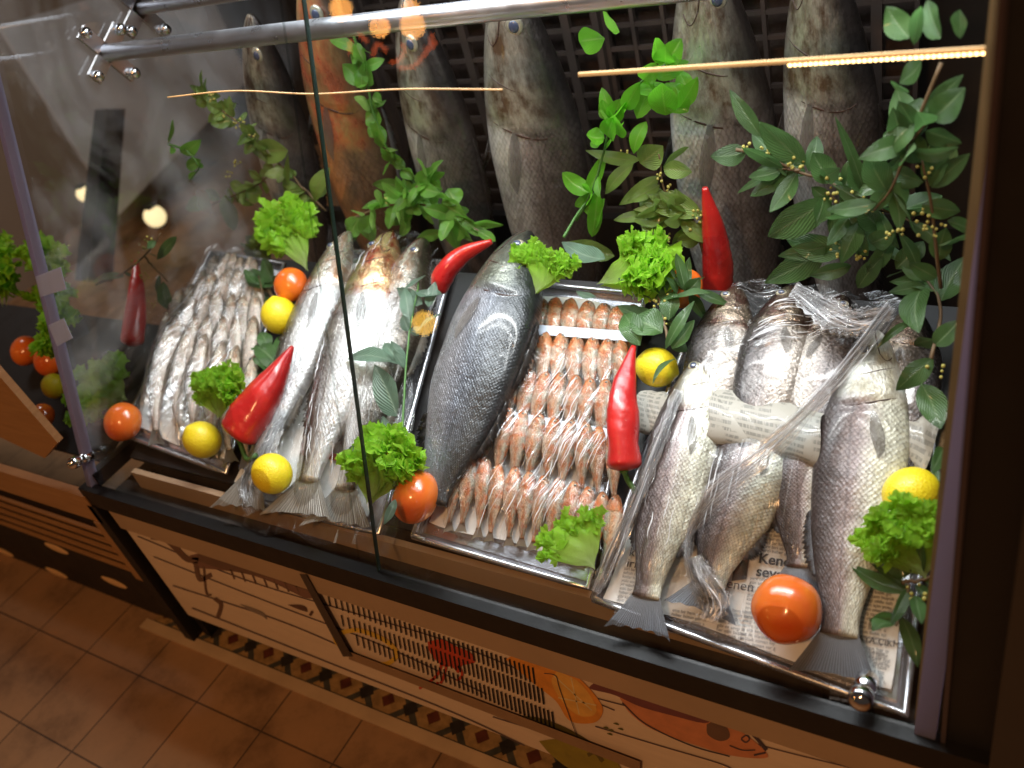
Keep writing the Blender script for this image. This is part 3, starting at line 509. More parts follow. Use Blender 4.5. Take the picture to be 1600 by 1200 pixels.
def fish_meshes(kind, sk, bend=0.0, seed=0, side=1):
    key = (kind, sk, round(bend, 3), seed, side)
    if key in _cache: return _cache[key]
    S = SPEC[kind]; T, B, W = prof(S['top']), prof(S['bot']), prof(S['wid']); nu, nv = S['res']; small = nu < 40; UB = .885
    hd = .30 if sk in ('hang', 'orange') else .265
    def gu(v): return hd-.055*(2*v-1)**2-.015*math.sin(5*v)
    def bz(u): return bend*max(0, u-.25)**2*1.6
    def bulge(u, v):
        g = 1/(1+math.exp(min(60, max(-60, (u-gu(v))/.0045)))); pre = 1/(1+math.exp(min(60, max(-60, (u-(gu(v)-.085))/.006))))
        vv_ = max(0, 1-(2*v-1)**2)
        dent = math.exp(-((u-gu(v)-.008)/.008)**2)
        return (.0050*g+.0028*pre-.0045*dent)*vv_*(1 if u > .05 else u/.05)
    def surf(u, v, side=1, lift=0):
        t, bb, w_ = T(u), B(u), W(u); y = -bb+(t+bb)*v; c_ = y/t if y > 0 else y/bb; s_ = math.sqrt(max(0, 1-c_*c_))
        return np.array((u, y+bz(u), side*(w_*s_**.85+bulge(u, v)+lift)))
    vs, uv, fs = [], [], []
    rg = random.Random(seed)
    for i in range(nu+1):
        u = UB*(i/nu)**1.12
        t, bb, w_ = T(u), B(u), W(u)
        for j in range(nv):
            a = 2*math.pi*j/nv; c_, s_ = math.cos(a), math.sin(a); y = (t if c_ > 0 else bb)*c_; v = (y+bb)/(t+bb)
            z = math.copysign(abs(s_)**.85, s_)*w_ + (math.copysign(1, s_)*bulge(u, v) if abs(s_) > .02 else 0)
            wr = .0012*math.sin(u*31+seed)*math.sin(v*7+seed*2)
            vs.append((u, y+bz(u), z+wr)); uv.append((u, v))
    for i in range(nu):
        for j in range(nv): fs.append((i*nv+j, (i+1)*nv+j, (i+1)*nv+(j+1) % nv, i*nv+(j+1) % nv))
    fs.append(tuple(range(nv))); fs.append(tuple(nu*nv+j for j in range(nv))[::-1])
    out = {'body': mesh('body', vs, fs, SK[sk], uv)}
    fm = mt['fin_dark'] if sk in ('dark', 'hang') else mt[S['fin']]
    # tail fin: fan with rays, forked
    nr, nl = (26, 10) if not small else (10, 4); vs, uv, fs = [], [], []; sp = S['spread']; x0 = .868; h0 = T(.87)*.92
    for i in range(nr+1):
        q = 2*i/nr-1; ln = (.112+.030*abs(q)**1.6)*(1+.015*math.sin(i*1.3+seed)+.02*math.sin(i*5.1+seed))
        for j in range(nl+1):
            r = j/nl; yy = q*(h0+(sp-h0)*r**1.1); xx = x0+ln*r*(1-.10*abs(q)); ruf = .0025*math.sin(i*math.pi)*r+.005*math.sin(q*4+seed)*r*r
            vs.append((xx, yy+bz(xx), ruf+.0014*((i % 2)-.5)*min(1, 4*r))); uv.append((i/nr, r))
    for i in range(nr):
        for j in range(nl): a = i*(nl+1)+j; fs.append((a, a+1, a+nl+2, a+nl+1))
    n0 = len(vs); vs += [(x, y, z-.0022) for x, y, z in vs]; uv += uv; fs += [tuple(k+n0 for k in f)[::-1] for f in fs]
    out['tail_fin'] = mesh('tail_fin', vs, fs, fm, uv)
    # eye
    eu, ev = (.088, .66) if not small else (.075, .66); er = {'bass': .020, 'slim': .0145, 'mullet': .020, 'anchovy': .016}[kind]
    for nm, rr, lf, mm in (('eye', er, -.002, mt['iris']), ('pupil', er*.58, er*.28-.001, mt['cloudy'] if not small else mt['pupil'])):
        b = MB()
        for sd in (side,): b.ball(surf(eu, ev, sd, lf), rr, 14 if not small else 8, 8 if not small else 6, (1, 1, .42))
        out[nm] = mesh(nm, b.v, b.f, mm)
    if not small:
        b = MB()
        for sd in (side,):
            P = [surf(gu(v)+.006, v, sd, -.0004) for v in np.linspace(.08, .86, 22)]; b.tube(P, [.0006+.0024*math.sin(math.pi*k/21) for k in range(22)], 6)
        out['gill_slit'] = mesh('gill_slit', b.v, b.f, mt['redslit'] if sk in ('wound',) else mt['slit'])
        for nm, P, rr in (('cheek_plate', [surf(gu(v)-.088, v, side, -.0004) for v in np.linspace(.10, .62, 14)], [.0004+.0011*math.sin(math.pi*k/13) for k in range(14)]),
                          ('mouth', [surf(.006+.095*t, .50-.16*t, side, 0) for t in np.linspace(0, 1, 10)], [.0022*(1-.4*t) for t in np.linspace(0, 1, 10)]),
                          ('jaw_line', [surf(.10+.02*math.sin(t*3), .34-.22*t, side, 0) for t in np.linspace(0, 1, 8)], .0011)):
            b = MB(); b.tube(P, rr, 6); out[nm] = mesh(nm, b.v, b.f, mt['slit'])
        b = MB()                                # pectoral fins lie back on the flank
        for sd in (side,):
            vs, fs, u_ = [], [], []; n1, n2 = 10, 8
            for i in range(n1+1):
                for j in range(n2+1):
                    q = i/n1; r = j/n2; uu = .285+.135*r*(1-.55*abs(q-.5)**1.5); vv_ = .38+(q-.5)*(.05+.10*math.sin(min(r*2.6, 3.0)))-.10*r
                    vs.append(surf(uu, vv_, sd, .0022+.0015*r+.0008*(i % 2))); u_.append((q, r))
            for i in range(n1):
                for j in range(n2): a = i*(n2+1)+j; fs.append((a, a+1, a+n2+2, a+n2+1))
            b.add(vs, fs, u_)
        out['pectoral_fin'] = mesh('pectoral_fin', b.v, b.f, mt['pectoral'], b.u)
        def ridge(nm, ua, ub, top, hgt, lean=.5, n=26):
            b = MB(); vs, fs, u_ = [], [], []
            for i in range(n+1):
                t = i/n; u = ua+(ub-ua)*t; base = np.array((u, (T(u) if top else -B(u))*.97+bz(u), 0)); hh = hgt*math.sin(math.pi*min(1, t*.85+.12))**.6*(1 if i % 2 else .72)
                for sz in (-.0025, .0025): vs.append(base+(0, 0, sz)); u_.append((t*3, 0))
                vs.append(base+np.array((hh*lean, hh*(1 if top else -1), .003*math.sin(i)))); u_.append((t*3, 1))
            for i in range(n):
                a = i*3; fs += [(a, a+2, a+5, a+3), (a+1, a+4, a+5, a+2)]
            b.add(vs, fs, u_); out[nm] = mesh(nm, b.v, b.f, fm, b.u)
        ridge('spiny_dorsal_fin', .30, .52, 1, .026, 1.3); ridge('soft_dorsal_fin', .56, .74, 1, .024, 1.0); ridge('anal_fin', .62, .74, 0, .028, 1.0); ridge('pelvic_fin', .30, .34, 0, .045, 1.6, 8)
    _cache[key] = out; return out
CAPS = []                                     # footprints on the deck, for draping the film
def put_fish(name, kind, sk, head, tail, label, cat, group=None, h=.02, dorsal='L', wpx=None, bend=0, seed=0, plane='deck', Y=.6, roll=0, thick=1.0, ht=None, parts=None):
    if plane == 'deck': p0, p1 = D(*head, h), D(*tail, ht if ht is not None else h)
    else: p0, p1 = V(*head, Y), V(*tail, Y+(ht or 0))
    return place(name, kind, sk, p0, p1, label, cat, group, dorsal, wpx, bend, seed, EN if plane == 'deck' else np.array((.18, -1, .25)), roll, thick, parts)
def place(name, kind, sk, p0, p1, label, cat, group=None, dorsal='L', wpx=None, bend=0, seed=0, nrm=EN, roll=0, thick=1.0, parts=None):
    L = np.linalg.norm(p1-p0); x = (p1-p0)/L; z = _n(nrm-x*(nrm@x)); y = np.cross(z, x)
    side = 1
    if dorsal == 'L': y, z = -y, -z; bend = -bend; side = -1
    if roll:
        c_, s_ = math.cos(roll), math.sin(roll); y, z = y*c_+z*s_, z*c_-y*s_
    S = SPEC[kind]; hh = max(a[1] for a in S['top'])+max(a[1] for a in S['bot']); sy = L
    if wpx: sy = wpx*mpp((p0+p1)/2)/hh
    M4 = Matrix(((x[0]*L, y[0]*sy, z[0]*sy*thick, p0[0]), (x[1]*L, y[1]*sy, z[1]*sy*thick, p0[1]), (x[2]*L, y[2]*sy, z[2]*sy*thick, p0[2]), (0, 0, 0, 1)))
    r = bpy.data.objects.new(name, None); r.empty_display_size = .02; COL.objects.link(r); r.matrix_world = M4; tag(r, label, cat, group)
    for nm, me in fish_meshes(kind, sk, bend, seed, side).items():
        if parts and nm not in parts: continue
        if nm == 'pupil': continue
        o = bpy.data.objects.new(nm, me); link(o, r)
        if nm == 'eye' and (not parts or 'pupil' in parts): q = bpy.data.objects.new('pupil', fish_meshes(kind, sk, bend, seed, side)['pupil']); link(q, o)
    a0, b0, h0 = ab(p0); a1, b1, h1 = ab(p1); CAPS.append((a0, b0, a1, b1, hh*sy*.5, max(h0, h1)+.055*sy*thick))
    return r
# right tray
G = 'sea bass on the right tray'
put_fish('sea_bass', 'bass', 'bass', (1104, 548), (995, 992), 'silvery sea bass with tail spread over the front rim of the right tray', 'fish', G, .032, 'L', 112, seed=1, ht=.02)
put_fish('sea_bass', 'bass', 'bass', (1368, 518), (1302, 1066), 'largest sea bass with yellow tinted belly at the right end of the right tray', 'fish', G, .045, 'L', 140, seed=2, ht=.02)
put_fish('sea_bass', 'bass', 'bass', (1218, 610), (1092, 960), 'sea bass lying under crumpled film between the two uncovered sea bass', 'fish', G, .024, 'L', 128, seed=3, ht=.014)
put_fish('sea_bass', 'bass', 'bass', (1264, 590), (1250, 930), 'sea bass whose tail ends just behind the large tomato', 'fish', G, .024, 'L', 112, seed=4, ht=.014)
G = 'fish heads at the back of the right tray'
put_fish('sea_bass', 'bass', 'head', (1150, 448), (1075, 730), 'sea bass head with reddish gills leftmost at the back of the right tray', 'fish', G, .03, 'L', 100, seed=5, parts=('body', 'eye', 'pupil', 'gill_slit', 'cheek_plate', 'mouth', 'jaw_line', 'pectoral_fin'))
put_fish('sea_bass', 'bass', 'head', (1238, 446), (1160, 745), 'sea bass head pushed up under film, second from the left at the back', 'fish', G, .04, 'L', 112, seed=6, parts=('body', 'eye', 'pupil', 'gill_slit', 'cheek_plate', 'mouth', 'jaw_line', 'pectoral_fin'))
put_fish('sea_bass', 'bass', 'head', (1318, 462), (1245, 750), 'sea bass head under the brightest film highlights at the back', 'fish', G, .038, 'R', 105, seed=7, parts=('body', 'eye', 'pupil', 'gill_slit', 'cheek_plate', 'mouth', 'jaw_line', 'pectoral_fin'))
put_fish('sea_bass', 'bass', 'head', (1425, 478), (1405, 780), 'sea bass head with open reddish gill at the far right back', 'fish', G, .03, 'R', 100, seed=8, parts=('body', 'eye', 'pupil', 'gill_slit', 'cheek_plate', 'mouth', 'jaw_line', 'pectoral_fin'))
# middle left group of big silver fish
G = 'large silver fish wrapped between the trays'
put_fish('silver_croaker', 'slim', 'silver', (545, 362), (372, 800), 'long pale silver fish, leftmost of the wrapped silver fish', 'fish', G, .035, 'L', 88, seed=1, ht=.022)
put_fish('silver_croaker', 'slim', 'wound', (612, 362), (462, 812), 'long silver fish with bloody red and golden gill cover', 'fish', G, .042, 'L', 112, seed=2, ht=.022)
put_fish('silver_croaker', 'slim', 'silver', (662, 372), (520, 826), 'silver fish half hidden behind the laurel sprig, right of the red gilled one', 'fish', G, .022, 'R', 108, seed=3, ht=.014)
put_fish('grouper', 'bass', 'dark', (826, 362), (648, 850), 'large dark blue grey fish lying diagonally beside the red mullets', 'fish', None, .06, 'R', 152, seed=4, ht=.025, thick=1.1, parts=('body', 'eye', 'pupil', 'gill_slit', 'cheek_plate', 'mouth', 'jaw_line', 'pectoral_fin', 'spiny_dorsal_fin', 'soft_dorsal_fin', 'anal_fin'))
# hanging fish
G = 'fish hanging head up at the back of the case'
hp = dict(plane='hang', Y=.62, thick=.95)
put_fish('hanging_fish', 'bass', 'hang', (392, 22), (520, 520), 'dim grey hanging fish, leftmost of the row', 'fish', G, dorsal='R', wpx=98, seed=1, **hp)
put_fish('hanging_fish', 'bass', 'orange', (480, -55), (640, 540), 'orange red hanging fish behind the pane joint', 'fish', G, dorsal='R', wpx=122, seed=2, **hp)
put_fish('hanging_fish', 'bass', 'hang', (634, -8), (780, 580), 'brown grey hanging fish behind the leafy vine, third from the left', 'fish', G, dorsal='R', wpx=122, seed=3, roll=.25, **hp)
put_fish('hanging_fish', 'bass', 'hang', (788, -48), (912, 620), 'bright scaled hanging fish in the middle with pale cloudy eye', 'fish', G, dorsal='R', wpx=146, seed=4, **hp)
put_fish('hanging_fish', 'bass', 'hang', (1096, -100), (1180, 660), 'tall hanging fish behind the bright green leaves and upright pepper', 'fish', G, dorsal='R', wpx=152, seed=5, roll=-.2, **hp)
put_fish('hanging_fish', 'bass', 'hang', (1276, -115), (1330, 620), 'rightmost hanging fish behind the big laurel branch', 'fish', G, dorsal='R', wpx=140, seed=6, roll=.3, **hp)
# ---------------------------------------------------------------- trays, newspapers
def tray(name, c4, lab, mat, rim=.012, hgt=0.006, base=-.010):
    """c4: four (a,b) deck corners"""
    P = [np.array(dk(a, b, base)) for a, b in c4]; c = sum(P)/4; o = empty(name, P[0]); tag(o, lab, 'tray')
    b = MB(); Q = [p+EN*.0025 for p in P]; b.hexa(P+Q); t = b.build('tray_floor', mat, o); t.location = -Vector(P[0])
    b = MB(); R = [p+(p-c)/np.linalg.norm(p-c)*rim+EN*(hgt+.004) for p in P]; pts = []
    for i in range(4):
        for k in range(9): pts.append(R[i]*(1-k/9)+R[(i+1) % 4]*k/9)
    b.tube(pts+[pts[0]], .0042, 8); 
    for i in range(4): j = (i+1) % 4; b.add([P[i], P[j], R[j], R[i]], [(0, 1, 2, 3)])
    t = b.build('rim', mat, o, True); t.location = -Vector(P[0]); return o
def A(px, py): return ab(D(px, py))[:2]
tray('fish_tray', [A(655, 828), A(915, 905), A(1000, 470), A(800, 448)], 'metal tray under the rows of red mullets', mt['tray'])
tray('fish_tray', [A(945, 925), A(1400, 1092), A(1452, 600), A(1075, 560)], 'metal tray lined with newspaper at the right', mt['tray'], rim=.016)
tray('fish_tray', [A(196, 670), A(352, 730), A(438, 420), A(330, 400)], 'tray under the small silver fish at the left', mt['tray'])
tray('fish_tray', [A(380, 770), A(590, 822), A(700, 420), A(520, 395)], 'tray under the wrapped large silver fish', mt['tray'])
pap = Mat('newsprint', (.72, .70, .66), .7); nz = pap.noise(pap.co(), 14, 4); pap.to('Base Color', pap.mix(nz, (.74, .74, .72), (.84, .84, .82))); pap.bump(pap.noise(pap.co(), 25, 3), .003)
pink = Mat('news_print_block', (.5, .48, .47), .7); inkm = simple('news_ink', (.06, .06, .065), .7, var=.2); greyink = simple('news_ink_soft', (.13, .13, .135), .7, var=.2)
def sheet(name, c4, lab, h=-.004, n=14, amp=.003, seed=0, mat=None, parent=None):
    rg = random.Random(seed); ph = [rg.uniform(0, 6) for _ in range(6)]; vs, fs = [], []
    c4 = [np.array(c) for c in c4]
    for i in range(n+1):
        for j in range(n+1):
            s, t = i/n, j/n; q = c4[0]*(1-s)*(1-t)+c4[1]*s*(1-t)+c4[2]*s*t+c4[3]*(1-s)*t
            edge = max(abs(2*s-1), abs(2*t-1))**4
            q = q+np.array((.003*math.sin(9*t+ph[0])*abs(2*s-1)**4, .003*math.sin(8*s+ph[1])*abs(2*t-1)**4))
            vs.append(dk(q[0], q[1], h+amp*(math.sin(5*s+ph[2])*math.sin(6*t+ph[3])*.4+.5)*1+amp*edge))
    for i in range(n):
        for j in range(n): a = i*(n+1)+j; fs.append((a, a+n+1, a+n+2, a+1))
    org = vs[0]; o = obj(name, vs, fs, mat or pap.m, parent, org=org)
    if lab: tag(o, lab, 'newspaper')
    return o
np_r = sheet('newspaper', [A(940, 930), A(1388, 1078), A(1450, 620), A(1080, 570)], 'newspaper lining the right tray under the sea bass', n=20, amp=.002, seed=1)
np_m = sheet('newspaper', [A(368, 752), A(575, 810), A(690, 430), A(520, 410)], 'newspaper under the wrapped large silver fish', seed=2)
np_t = sheet('newspaper', [A(668, 815), A(905, 880), A(985, 480), A(805, 455)], 'pale paper under the rows of red mullets', seed=3)
np_a = sheet('newspaper', [A(205, 665), A(355, 722), A(430, 430), A(335, 405)], 'paper under the small silver fish at the left', seed=4)
def text(s, px, py, size, ang, parent, mat, h=.0, bold=0):
    cu = bpy.data.curves.new('t', 'FONT'); cu.body = s; cu.size = size; cu.space_line = .92; cu.offset = bold
    o = bpy.data.objects.new('t', cu); COL.objects.link(o); bpy.context.view_layer.update()
    dg = bpy.context.evaluated_depsgraph_get(); me = bpy.data.meshes.new_from_object(o.evaluated_get(dg)); bpy.data.objects.remove(o)
    p = D(px, py, h); ca, sa = math.cos(ang), math.sin(ang); ux = EX*ca+EY*sa; uy = EY*ca-EX*sa
    for v in me.vertices: q = p+ux*v.co.x+uy*v.co.y-np.array(parent.location); v.co = Vector(q)
    me.materials.clear(); me.materials.append(mat); me.name = 'print'; return link(bpy.data.objects.new('print', me), parent)
W_ = 'kendi sevgi adam yeni haber olan gibi daha sonra bir gün büyük şehir deniz balık taze sabah akşam yolu için ama çok kadar zaman biri hem ile her var yok iyi ev iş göre bütün kent hava kıyı eski yıl dedi oldu verdi aldı geldi gitti kaldı söyledi başladı'.split()
def para(n, width, seed):
    rg = random.Random(seed); out = []
    for _ in range(n):
        l = ''
        while len(l) < width: l += rg.choice(W_)+' '
        out.append(l[:width].strip())
    return '\n'.join(out)
a0 = math.radians(5)
H_ = .0008
text('Kendi\nsevgi', 1184, 879, .0165, a0, np_r, inkm, H_, .0004); text('enen\nli', 1134, 918, .0155, a0, np_r, inkm, H_)
text('ORTAYA ÇIKMIŞTI', 1312, 996, .0085, a0, np_r, inkm, H_)
text('kili\niri', 982, 868, .015, a0, np_r, inkm, H_)
for k, (x, y, n, wd) in enumerate(((975, 890, 14, 22), (1125, 952, 10, 16), (1172, 905, 17, 17), (1196, 818, 8, 22), (1310, 905, 14, 26), (1306, 1010, 12, 24), (1230, 700, 18, 22), (1050, 955, 6, 20), (1100, 740, 18, 30), (1405, 640, 8, 16), (1330, 1010, 4, 16))):
    text(para(n, wd, k), x, y, .0052, a0, np_r, greyink, H_)
for k, (x, y) in enumerate(((385, 745), (440, 760), (500, 780))): text(para(8, 16, 50+k), x, y, .006, .05, np_m, greyink, .0006)
# dark photo block on the paper, blue red header on the middle sheet
def block(c4, mat, parent, h): q = [D(x, y, h)-np.array(parent.location) for x, y in c4]; obj('print', q, [(0, 1, 2, 3)], mat, parent, smooth=False)
block([(1150, 868), (1172, 864), (1166, 905), (1143, 908)], inkm, np_r, H_)
block([(372, 728), (392, 706), (402, 712), (388, 738)], simple('blue_ink', (.10, .14, .42), .6, var=.2), np_m, .001); block([(480, 700), (560, 716), (556, 726), (476, 710)], simple('red_ink', (.5, .08, .05), .6, var=.2), np_m, .001)
# rolled newspaper across the fish
def roll(name, p0, p1, r, lab, seed):
    rg = random.Random(seed); p0, p1 = np.array(p0), np.array(p1); ax = _n(p1-p0); L = np.linalg.norm(p1-p0); n = 26; mseg = 24; vs, fs, uv = [], [], []
    a = _n(np.cross(ax, EN)); b_ = np.cross(a, ax)
    for i in range(mseg+1):
        t = i/mseg
        for k in range(n*2+1):
            q = 2*math.pi*k/n; rr = r*(1-.12*k/(2*n))*(1+.05*math.sin(7*t+k*.4)+.03*math.sin(19*t+k)); vs.append(p0+ax*L*t+(a*math.cos(q)*1.25+b_*math.sin(q)*.62)*rr+ax*.006*math.sin(k*.5)); uv.append((t, k/n))
    w1 = n*2+1
    for i in range(mseg):
        for k in range(n*2): fs.append((i*w1+k, i*w1+k+1, (i+1)*w1+k+1, (i+1)*w1+k))
    o = obj(name, vs, fs, rollm.m, None, uv, org=p0); tag(o, lab, 'newspaper'); return o
rollm = Mat('rolled_print', (.6, .57, .5), .65, coat=.3); c = rollm.co('UV')
bk = rollm.N('TexBrick', _Scale=1, _Mortar_Size=.35, _Brick_Width=.035, _Row_Height=.045); L_(rollm.nt, rollm.map(c, (1, 1, 1)), bk.inputs['Vector']); nz = rollm.noise(rollm.map(c, (110, 12, 1)), 1, 2); rw = rollm.N('SeparateXYZ'); L_(rollm.nt, c, rw.inputs[0]); row = rollm.math('GREATER_THAN', rollm.math('FRACT', rollm.math('MULTIPLY', rw.outputs[1], 26)), .45)
bigm = rollm.ramp(rollm.noise(rollm.map(c, (5, 3, 1)), 1.3, 1), [(.46, 0.0), (.5, .55)])
rollm.to('Base Color', rollm.mix(rollm.math('MULTIPLY', row, rollm.math('MULTIPLY', rollm.ramp(nz, [(.40, 0.0), (.50, 1.0)]), bigm)), (.36, .345, .30), (.07, .07, .065)))
roll('newspaper_roll', D(1116, 646, .036), D(1286, 684, .038), .0285, 'rolled newspaper laid across the sea bass in the middle of the right tray', 1)
roll('newspaper_roll', D(1000, 640, .02), D(1062, 655, .02), .024, 'folded newspaper end sticking out left of the front sea bass', 2)
roll('newspaper_roll', D(1396, 670, .022), D(1462, 700, .02), .034, 'folded newspaper end sticking out right of the largest sea bass', 3)
# ---------------------------------------------------------------- red mullets in rows
ORD = ['leftmost', 'second from the left', 'third from the left', 'fourth from the left', 'fifth from the left', 'sixth from the left', 'seventh from the left', 'eighth from the left', 'ninth from the left', 'tenth from the left', 'eleventh from the left', 'rightmost']
rows = [('front row', [(712, 702), (965, 772)], [(704, 828), (945, 892)], 12, .020), ('second row from the front', [(745, 628), (962, 668)], [(722, 745), (955, 790)], 10, .026), ('middle row', [(784, 566), (968, 596)], [(756, 688), (960, 710)], 9, .024),
        ('second row from the back', [(806, 514), (972, 530)], [(790, 615), (968, 636)], 8, .022), ('back row', [(822, 462), (990, 478)], [(812, 545), (980, 560)], 8, .018)]
rg = random.Random(5)
for rn, hh, tt, n, hgt in rows:
    for i in range(n):
        t = i/(n-1); j = lambda s: rg.uniform(-s, s)
        h = (hh[0][0]*(1-t)+hh[1][0]*t+j(1), hh[0][1]*(1-t)+hh[1][1]*t+j(3)); tl = (tt[0][0]*(1-t)+tt[1][0]*t+j(2.5), tt[0][1]*(1-t)+tt[1][1]*t+j(4))
        o_ = ORD[i] if i < n-1 else 'rightmost'
        put_fish('red_mullet', 'mullet', 'mullet', h, tl, f'red mullet, {o_} in the {rn} of red mullets', 'fish', 'red mullets laid in rows', hgt+j(.002), 'L' if rg.random() < .25 else 'R', (hh[1][0]-hh[0][0])/(n-1)*1.3, bend=j(.05), seed=rg.randrange(3), roll=j(.10), ht=hgt*.5, thick=.9)
# pale paper strips between the mullet rows
for k, (a_, b_) in enumerate((((800, 520), (985, 534)), ((770, 655), (955, 690)))):
    p0, p1 = D(*a_, .024), D(*b_, .024); b = MB(); b.hexa([p0, p1, p1+EY*.016, p0+EY*.016]+[q+EN*.001 for q in (p0, p1, p1+EY*.016, p0+EY*.016)])
    tag(b.build('paper_strip', simple('strip_blue', (.50, .56, .66), .4, var=.15), org=p0), ('bluish paper strip between the two rear rows of red mullets', 'bluish paper strip across the middle of the red mullets')[k], 'paper')
# ---------------------------------------------------------------- small silver fish at the left
rows = [('front row', [(272, 500), (398, 552)], [(214, 694), (356, 735)], 6, 1, .024, 25), ('second row from the front', [(262, 478), (400, 500)], [(238, 590), (372, 640)], 7, .6, .024, 21), ('middle row', [(288, 446), (404, 462)], [(255, 545), (390, 570)], 7, .6, .026, 19),
        ('second row from the back', [(318, 416), (410, 432)], [(285, 500), (400, 515)], 7, .6, .026, 17), ('back row', [(342, 392), (412, 402)], [(310, 462), (402, 480)], 7, .6, .022, 15)]
for rn, hh, tt, n, ex, hgt, wp in rows:
    for i in range(n):
        t = i/(n-1); j = lambda s: rg.uniform(-s, s); m_ = 1 if ex == 1 else 2.2
        h = (hh[0][0]*(1-t)+hh[1][0]*t+j(3*m_), hh[0][1]*(1-t)+hh[1][1]*t+j(4*m_)); tl = (tt[0][0]*(1-t)+tt[1][0]*t+j(4*m_), tt[0][1]*(1-t)+tt[1][1]*t+j(4*m_))
        o_ = ORD[i] if i < n-1 else 'rightmost'
        put_fish('silver_sardine', 'anchovy', 'anchovy', h, tl, f'small silver fish, {o_} in the {rn}', 'fish', 'small silver fish laid in rows', hgt+j(.003), 'L', wp*1.35, bend=.22+j(.1), seed=rg.randrange(3), roll=j(.3), ht=hgt*.5)
# ---------------------------------------------------------------- vegetables
def vegmat(name, col, col2, rough, bscale, bdist, coat=.3, sss=.0, spots=None):
    m = Mat(name, col, rough, coat=coat, sss=sss); c = m.co(); n = m.noise(c, 18, 4); cc = m.mix(m.ramp(n, [(.3, 0.0), (.7, 1.0)]), col, col2)
    if spots: cc = m.mix(m.ramp(m.noise(c, 400, 2), [(.70, 0.0), (.76, .5)]), cc, spots)
    m.to('Base Color', cc); m.to('Roughness', m.ramp(n, [(.2, max(.05, rough-.08)), (.8, rough+.1)]))
    if bdist: m.bump(m.noise(c, bscale, 2), bdist)
    return m
mt['tomato'] = vegmat('tomato_skin', (.74, .11, .012), (.80, .20, .02), .2, 60, .0002, .6, .08).m
mt['tomato_o'] = vegmat('tomato_orange', (.80, .22, .03), (.70, .10, .015), .2, 60, .0002, .6, .08).m
mt['lemon'] = vegmat('lemon_skin', (.86, .66, .01), (.90, .74, .03), .34, 420, .0011, .15, .05).m
mt['pepper'] = vegmat('red_pepper', (.34, .007, .010), (.58, .022, .016), .3, 45, .0016, .35, .03, (.75, .35, .3)).m
def tomato(px, py, rpx, h, lab, calyx=None, mat='tomato', sq=.86):
    p = D(px, py, h); r = rpx*mpp(p); o = empty('tomato', p-EN*r*sq); tag(o, lab, 'tomato', None)
    b = MB(); nu, nv = 40, 26; vs, fs = [], []
    ax = _n(calyx) if calyx is not None else _n((.1, .6, -.8)); a = _n(np.cross(ax, (0.3, .2, .9))); c_ = np.cross(ax, a)
    for j in range(nv+1):
        t = math.pi*j/nv; dip = .16*math.exp(-(t/.22)**2)+.04*math.exp(-((math.pi-t)/.2)**2)
        for i in range(nu):
            q = 2*math.pi*i/nu; rr = r*(1+.018*math.cos(5*q)*math.sin(t)); vs.append(p*0+ax*(r*sq*math.cos(t)*1-math.cos(t)*r*dip)+(a*math.cos(q)+c_*math.sin(q))*rr*math.sin(t))
    fs = [(j*nu+i, j*nu+(i+1) % nu, (j+1)*nu+(i+1) % nu, (j+1)*nu+i) for j in range(nv) for i in range(nu)]
    q = obj('flesh', vs, fs, mt[mat], o); q.location = Vector(EN*r*sq)
    if calyx is not None:
        b = MB()
        for k in range(6):
            g = k*math.pi/3+.3; dr = a*math.cos(g)+c_*math.sin(g); sd = np.cross(ax, dr); P0 = ax*r*(sq-.14); P1 = P0+dr*r*.28+ax*r*.08; P2 = P0+dr*r*.52+ax*r*.06
            w_ = r*.07; b.add([P0-sd*w_*.5, P0+sd*w_*.5, P1+sd*w_, P1-sd*w_, P2], [(0, 1, 2, 3), (3, 2, 4)])
        b.tube([ax*r*(sq-.16), ax*r*(sq+.0), ax*r*(sq+.12)+a*r*.06], r*.05, 8); q = b.build('calyx', mt['calyx'], o, False); q.location = Vector(EN*r*sq)
    return o
tomato(192, 659, 31, .035, 'orange tomato at the front left corner beside lettuce', mat='tomato_o')
tomato(454, 445, 28, .05, 'tomato behind the rear lemon, left of the silver fish')
tomato(649, 776, 43, .038, 'large tomato with green calyx in front of the dark fish', calyx=(-.75, -.25, .55), mat='tomato_o')
tomato(1067, 450, 32, .05, 'tomato at the back beside the upright red pepper')
tomato(1229, 952, 54, .045, 'largest tomato, resting on the tails at the front of the right tray', mat='tomato_o', sq=.95)
def lemon(px, py, rpx, h, lab, ax, el=1.12):
    p = D(px, py, h); r = rpx*mpp(p); ax = _n(ax); a = _n(np.cross(ax, (.2, .3, .9))); c_ = np.cross(ax, a); nu, nv = 36, 30; vs = []
    for j in range(nv+1):
        t = math.pi*j/nv; e = el*math.cos(t); e += .10*math.exp(-(t/.22)**2)-.05*math.exp(-((math.pi-t)/.22)**2)
        for i in range(nu): q = 2*math.pi*i/nu; s = math.sin(t)**.95 if t < math.pi and t > 0 else 0; vs.append(ax*r*e+(a*math.cos(q)+c_*math.sin(q))*r*s)
    fs = [(j*nu+i, j*nu+(i+1) % nu, (j+1)*nu+(i+1) % nu, (j+1)*nu+i) for j in range(nv) for i in range(nu)]
    o = empty('lemon', p-EN*r); tag(o, lab, 'lemon', None); q = obj('peel', vs, fs, mt['lemon'], o); q.location = Vector(EN*r)
    b = MB(); b.ball(-ax*r*(el-.02), r*.09, 8, 5, (1, 1, .6)); q = b.build('stem_scar', simple('scar', (.35, .30, .08), .6, var=.2), o, True); q.location = Vector(EN*r)
lemon(436, 493, 28, .045, 'lemon just below the rear left tomato', (-.2, .3, .9), 1.04)
lemon(316, 687, 28, .035, 'lemon in front of the small silver fish beside the fat red pepper', (-.3, -.2, .9), 1.08)
lemon(425, 740, 31, .05, 'lemon lying on the tail of the long silver fish at the front', (-.8, .3, .4), 1.06)
